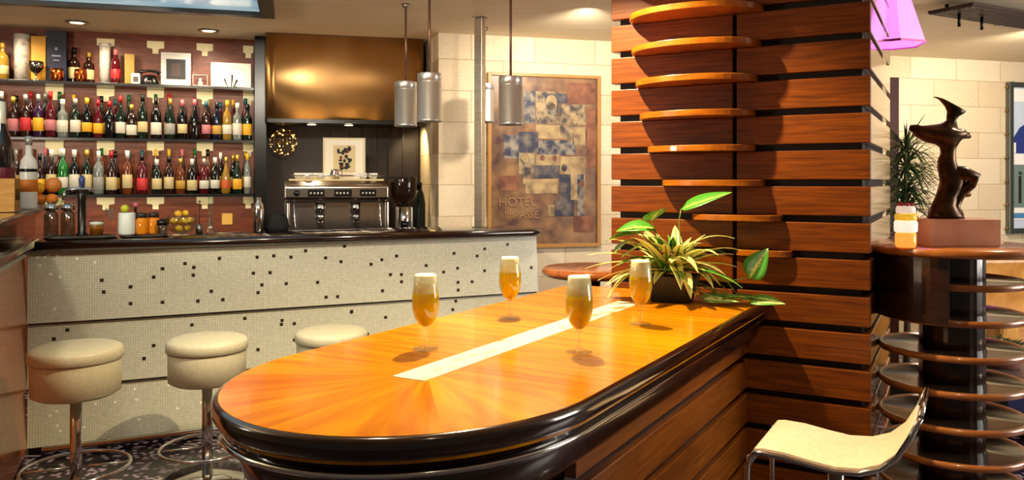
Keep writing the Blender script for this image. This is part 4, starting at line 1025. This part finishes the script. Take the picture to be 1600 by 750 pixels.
o = MB().sphere((0,0,.024), .024, n=10).build('lime', mat('lime','#b9c22c',.4), None, (at(195,.2)[0], at(195,.2)[1], BT+TZ+.13)); tag(o, 'yellow-green lime on top of the white canister', 'lime')
for x, lab, ly in ((222,'left amber jar with dark lid on the right tray',.2),(240,'right amber jar with dark lid on the right tray',.22)):
    t = thing('amber_jar', lab, 'jar', at(x,ly), 0, 'amber jars on the right tray')
    MB().lathe([(0,0),(.033,0),(.035,.01),(.035,.085),(.026,.10),(0,.10)], 24).build('jar', mat('amber_jar_glass','#d07a14',.1,0,.4), t); MB().lathe([(.0,.10),(.03,.10),(.03,.125),(.01,.13),(0,.13)], 24).build('lid', mat('jar_lid','#2a2420',.3), t)
t = thing('pepper_bottle', 'small dark bitters bottle behind the amber jars', 'bottle', at(212,.29))
MB().lathe([(0,0),(.02,0),(.022,.1),(.009,.13),(.009,.16)], 16).build('glass_body', MC['bottle_dark brown'], t); MB().lathe([(.0,.16),(.012,.16),(.014,.185),(0,.187)], 14).build('cap', MC['cap_pink'], t)
for x, lab, ly in ((256,'left small dark-rimmed tumbler beside the golden bowl',.26),(253,'small dark-rimmed tumbler in front, beside the golden bowl',.13)):
    t = thing('small_tumbler', lab, 'glass', (at(x,ly)[0], at(x,ly)[1], BT+(TZ if ly > .2 else TZ)), 0, 'small tumblers by the bowl')
    MB().lathe([(0,0),(.024,0),(.027,.07),(.0255,.07),(.022,.006),(0,.006)], 20).build('tumbler', clear_glass, t); MB().lathe([(.0272,.055),(.029,.055),(.029,.085),(.0255,.085),(.0255,.071)], 20).build('dark_rim', black_m, t)
# golden bowl of lemons
gp = onbar(284,.24)
t = thing('round_glass_bowl', 'round tilted clear bowl full of golden yellow lemons on the bar counter', 'bowl', gp)
pr = [(0,.0)]+[(.088*math.sin(q), .085-.085*math.cos(q)) for q in [PI*i/14 for i in range(3,10)]]
pr2 = [(max(0,r_-.003), z+ (.003 if z < .08 else 0)) for r_, z in pr[::-1]]
MB().lathe(pr+pr2, 32).build('bowl', clear_glass, t)
lm = noise_mat('lemon_skin', '#e2b62a', '#c98f1c', (1,1,1), 30, .4)
lpos = []
for z_, rr_, n_, nm in ((.041,.032,3,'at the bottom'),(.087,.050,4,'halfway up'),(.130,.028,2,'on top')):
    for j in range(n_):
        a_ = 2*PI*j/n_+z_*9; sd = ['on the left','on the right','at the front','at the back'][j] if n_ != 3 else ['on the left','in the middle','on the right'][j]
        lpos.append((rr_*math.cos(a_), rr_*math.sin(a_), z_, nm, a_))
for j, (a, b2, c, nm, a_) in enumerate(lpos):
    q = MB().lathe([(0,-.026),(.005,-.024),(.016,-.016),(.0215,0),(.016,.016),(.005,.024),(0,.026)], 14)
    o = q.build('lemon', lm, None, (gp[0]+a, gp[1]+b2, gp[2]+c)); o.rotation_euler = (1.3, random.random()*.5, a_)
    side_ = ('right' if a > .012 else 'left' if a < -.012 else 'middle')+(' back' if b2 > 0 else ' front')
    tag(o, 'golden lemon %s, %s, in the round glass bowl on the bar' % (nm, side_), 'lemon', 'lemons in the round bowl')
# decanter & spoon
t = thing('tall_decanter', 'tall slender clear decanter right of the golden bowl', 'decanter', onbar(329,.24))
MB().lathe([(0,0),(.045,0),(.048,.02),(.03,.06),(.013,.10),(.012,.20),(.02,.235),(.017,.235),(.009,.20),(.01,.1),(.02,.06),(0,.02)], 24).build('body', clear_glass, t)
t = thing('bar_spoon', 'thin dark bar spoon standing in a small holder beside the golden bowl', 'spoon', onbar(311,.30))
MB().lathe([(0,0),(.02,0),(.02,.06),(.017,.06),(.017,.004),(0,.004)], 16).build('holder', steel, t); MB().tube([(0,0,.006),(.004,0,.2)], .0022, 6).sphere((.004,0,.203), .010, 0, 6, .4).build('spoon', black_m, t)
t = thing('steel_shaker', 'tall narrow chrome cocktail shaker on the bar beside the black shelf upright', 'shaker', onbar(404,.3))
MB().lathe([(0,0),(.03,0),(.034,.01),(.036,.14),(.028,.18),(.015,.2),(.015,.225),(0,.228)], 24).build('body', chrome, t)
t = thing('black_bag', 'slumped black cloth bag behind the bar, left of the espresso machine', 'bag', (onbar(432,.34)[0], onbar(432,.34)[1], BT))
MB().loft([[(a*math.cos(2*PI*i/20)*(1+.12*math.sin(3*i)), b2*math.sin(2*PI*i/20), z) for i in range(20)] for a, b2, z in ((.07,.05,0),(.085,.06,.03),(.07,.05,.09),(.05,.04,.12),(.02,.02,.13))]).build('body', mat('black_cloth','#0c0b0c',.8), t)
# jug, fruit and box at left ledge
lz = 1.3385
def onret(x, ly): lx = BF.hit(x, ly); return BF.w(lx, ly, lz)
wbx = thing('wooden_crate', 'small pale wooden crate with scrawled lettering on the dark ledge at left edge', 'crate', BF.w(-.14,-.06,lz), R(24.5))
cw = wood('crate_wood', '#a8752e', '#c89850', (2,2,12), .6, 0)
MB().box(-.13,.10,-.10,.10,0,.012).box(-.13,.10,-.10,-.09,.012,.175).box(-.13,.10,.09,.10,.012,.175).box(-.13,-.12,-.09,.09,.012,.175).box(.09,.10,-.09,.09,.012,.175).build('box', cw, wbx, bevel=.001)
m = MB()
for i in range(5):
    m.tube([(.101, -.07+i*.03, .06), (.101, -.06+i*.03, .12), (.101, -.05+i*.03, .06)], .0022, 5)
m.build('lettering', mat('brown_ink','#7a5524',.6), wbx)
bp_ = BF.w(-.115,-.06,lz+.0125)
t = thing('champagne_bottle', 'large dark bottle with maroon and blue-silver sheen standing in the wooden crate', 'bottle', bp_)
hh = .60
MB().lathe([(0,0),(.06,0),(.065,.02),(.065,.28),(.05,.36),(.024,.44),(.02,.50),(.02,.56)], 28).build('glass_body', mat('champ_glass','#0c0c16',.06,0,1), t)
MB().lathe([(.0655,.06),(.066,.061),(.066,.22),(.0655,.221)], 28).build('label', mat('maroon_label','#5a1624',.3), t); MB().lathe([(.022,.45),(.024,.46),(.023,.57),(0,.575)], 24).build('foil_cap', mat('foil','#e9e2cc',.3,.3), t)
jp = BF.w(-.03,.30,lz)
t = thing('white_jug_bottle', 'stout white bottle with black and orange bands and silver cap left of the oranges', 'bottle', jp)
MB().lathe([(0,0),(.044,0),(.046,.01),(.046,.24),(.040,.28),(.018,.315),(.016,.37),(0,.37)], 28).build('body', mat('white_bottle','#f0ece2',.25), t); MB().lathe([(.0462,.215),(.047,.216),(.047,.232),(.0462,.233)], 28).build('black_band', black_m, t)
MB().lathe([(.0462,.10),(.047,.101),(.047,.17),(.0462,.171)], 28).build('orange_label', mat('label_orange_b','#d87a1e',.5), t)
MB().lathe([(.0,.37),(.019,.37),(.019,.42),(0,.422)], 16).build('cap', MC['cap_silver'], t)
fb = BF.w(BF.hit(75,.40),.40,BT)
t = thing('fruit_stand', 'tall glass fruit stand holding oranges and lemons at left of the bar', 'bowl', fb)
MB().lathe([(0,0),(.06,0),(.058,.006),(.01,.02),(.01,.15),(.05,.165),(.078,.195),(.083,.215),(.080,.215),(.074,.196),(.045,.168),(0,.163)], 32).build('stand', clear_glass, t)
om = mat('orange_skin', '#e8841a', .4); ym = mat('lemon_bright', '#f2b81c', .4); rm = mat('grapefruit', '#e08a3c', .4)
for i, (a, b2, c, r_, mt, lab) in enumerate(((-.034,-.025,.222,.033,om,'orange low at the left in the glass fruit stand'),(.036,-.02,.222,.033,om,'orange low at the right in the glass fruit stand'),(.0,.040,.222,.033,om,'orange at the back of the glass fruit stand'),(-.035,-.035,.288,.033,ym,'bright yellow lemon in front in the glass fruit stand'),(.026,.01,.306,.045,rm,'large orange grapefruit topping the glass fruit stand'))):
    o = MB().sphere((0,0,0), r_, n=12).build('citrus_fruit', mt, None, (fb[0]+a, fb[1]+b2, fb[2]+c)); tag(o, lab, 'fruit', 'fruit in the glass stand')

# ------------------------------------------------------------------ pendants and post
pend_m = noise_mat('pendant_metal', '#b4b3b0', '#cfcdc8', (1,1,.2), 8, .35, .85)
p0 = None
for x, ytop, Y, lab in ((671,115,4.8,'grey metal cylinder pendant, larger of the left pair above the bar'), (634,128,5.2,'leftmost grey metal cylinder pendant, hung in front of the hood'), (757,131,6.0,'grey metal cylinder pendant half hidden behind the square steel post'), (798,120,4.8,'grey metal cylinder pendant in front of the poster, right of the post')):
    zt_ = zf(ytop, Y); loc = (px(x,Y), Y, zt_)
    if p0 is None or True:
        t = thing('cylinder_pendant', lab, 'pendant lamp', loc, 0, 'cylinder pendants above the bar')
        MB().lathe([(0,0),(.070,0),(.072,-.004),(.072,-.045),(.069,-.048),(.069,-.052),(.072,-.055),(.072,-.275),(.074,-.277),(.074,-.29),(.069,-.29),(.069,-.06),(0,-.06)], 36).build('shade', pend_m, t)
        MB().cyl(0,0,0,2.6495-zt_,.0075,12).build('rod', mat('rod_brown','#7a5a48',.3,.7), t)
        MB().lathe([(0,2.6495-zt_),(.028,2.6495-zt_),(.022,2.63-zt_),(0,2.62-zt_)], 20).build('ceiling_cap', steel, t)
        MB().lathe([(0,-.24),(.05,-.245),(.068,-.25)], 24).build('lens', mat('pendant_lens','#fff0d0',.3,emit=2.5,ecol='#ffe0a8'), t)
Yp2 = 6.10
pl_ = BF.hit(749.5,.14); pw_ = BF.w(pl_,.14,1.1705)
ps = thing('steel_post', 'square brushed steel post standing on the bar and reaching the ceiling, left of the poster', 'post', pw_, R(-25))
PH = 2.6495-1.1705
MB().box(-.030,.030,-.026,.026,.008,PH-.008).build('shaft', noise_mat('post_steel','#b0a492','#c4b8a6',(1,1,8),4,.28,.9), ps, bevel=.004)
MB().box(-.042,.042,-.038,.038,0,.008).box(-.042,.042,-.038,.038,PH-.008,PH).build('plate', steel, ps)

# ------------------------------------------------------------------ poster
xa = SW.hit(762, -.02); xb = SW.hit(938, -.02); Ya = SW.Y(xa,-.02); Yb_ = SW.Y(xb,-.02)
za = zf(385, Yb_); zb_ = zf(119, Yb_)
pw = xb-xa; ph = zb_-za
po = thing('poster', 'large framed brownish collage poster of old photographs on the stone wall', 'poster', SW.w(xa, -.002), SW.a)
fr_m = mat('poster_frame', '#a8783c', .4)
MB().box(0,.025,-.03,0,za,zb_).box(pw-.025,pw,-.03,0,za,zb_).box(.025,pw-.025,-.03,0,za,za+.03).box(.025,pw-.025,-.03,0,zb_-.025,zb_).build('frame', fr_m, po, bevel=.003)
pb = noise_mat('poster_ground', '#4c3230', '#94704a', (1,1,1), 8, .35, 0, .3, detail=8, lo=.3, hi=.7)
MB().box(.02,pw-.02,-.012,-.004,za+.02,zb_-.02).build('backing', pb, po)
blot = [noise_mat('photo_blue','#2b2f44','#8a7f70',(1,1,1),16,.5,lo=.42,hi=.62), noise_mat('photo_sepia','#3c3436','#a08a66',(1,1,1),14,.5,lo=.4,hi=.62), noise_mat('photo_cream','#705a44','#ad9468',(1,1,1),12,.5), noise_mat('photo_navy','#2a2c40','#6e6256',(1,1,1),14,.5,lo=.42,hi=.68), noise_mat('photo_rust','#5c3428','#8c5a3c',(1,1,1),10,.5)]
# rectangles in poster crop coords (711x750 -> 180x190 px, origin 760,110)
rects = [(230,130,300,330,0),(305,130,445,330,1),(360,140,520,200,3),(450,205,610,330,1),(305,335,460,420,2),(455,335,560,420,1),(105,400,200,545,0),(200,380,320,510,3),(320,430,550,520,0),(200,510,300,640,1),(305,520,450,590,2),(290,585,450,665,3),(455,530,610,800,2),(540,345,610,460,2),(500,70,670,200,4),(620,230,675,600,4),(225,560,270,700,1),(240,670,440,760,2),(450,640,520,800,3),(560,640,600,900,0),(380,830,520,900,2),(540,900,660,1000,4),(420,800,540,900,3),(80,650,200,740,4)]
m = MB()
for i, (a, b2, c, d_, mi) in enumerate(rects):
    def cx(v): return SW.hit(760+v*180/711, -.015)-xa
    def czz(v): return zf(110+v*190/750, (Ya+Yb_)/2)
    x0_, x1_ = max(.03, cx(a)), min(pw-.03, cx(c)); z0_, z1_ = max(za+.035, czz(d_)), czz(b2)
    m.box(x0_, x1_, -.0135-.00012*i, -.012, z0_, z1_, mi)
for (cx_, cz_, r_, mi) in ((400,200,38,2),(400,235,30,0),(545,300,22,2),(240,540,22,2),(480,600,18,3),(345,540,14,4),(420,540,14,4),(590,700,16,4)):
    X0 = SW.hit(760+cx_*180/711,-.015)-xa; Z0 = zf(110+cz_*190/750,(Ya+Yb_)/2); rr_ = r_*.253*6.5/1250
    m.prism([(X0+rr_*math.cos(2*PI*j/14), Z0+rr_*1.3*math.sin(2*PI*j/14)) for j in range(14)], -.0175, -.012, mi, axis='y')
m.build('photo_collage', blot, po)
tm = mat('poster_text', '#94714e', .5)
for body_, y, xx, sz in (('HOTEL', 316, 808, .10), ('IMPASSE', 336, 815, .08)):
    text('lettering', body_, sz, tm, po, (SW.hit(xx,-.015)-xa, -.0185, zf(y,(Ya+Yb_)/2)), (PI/2,0,0), .0005)
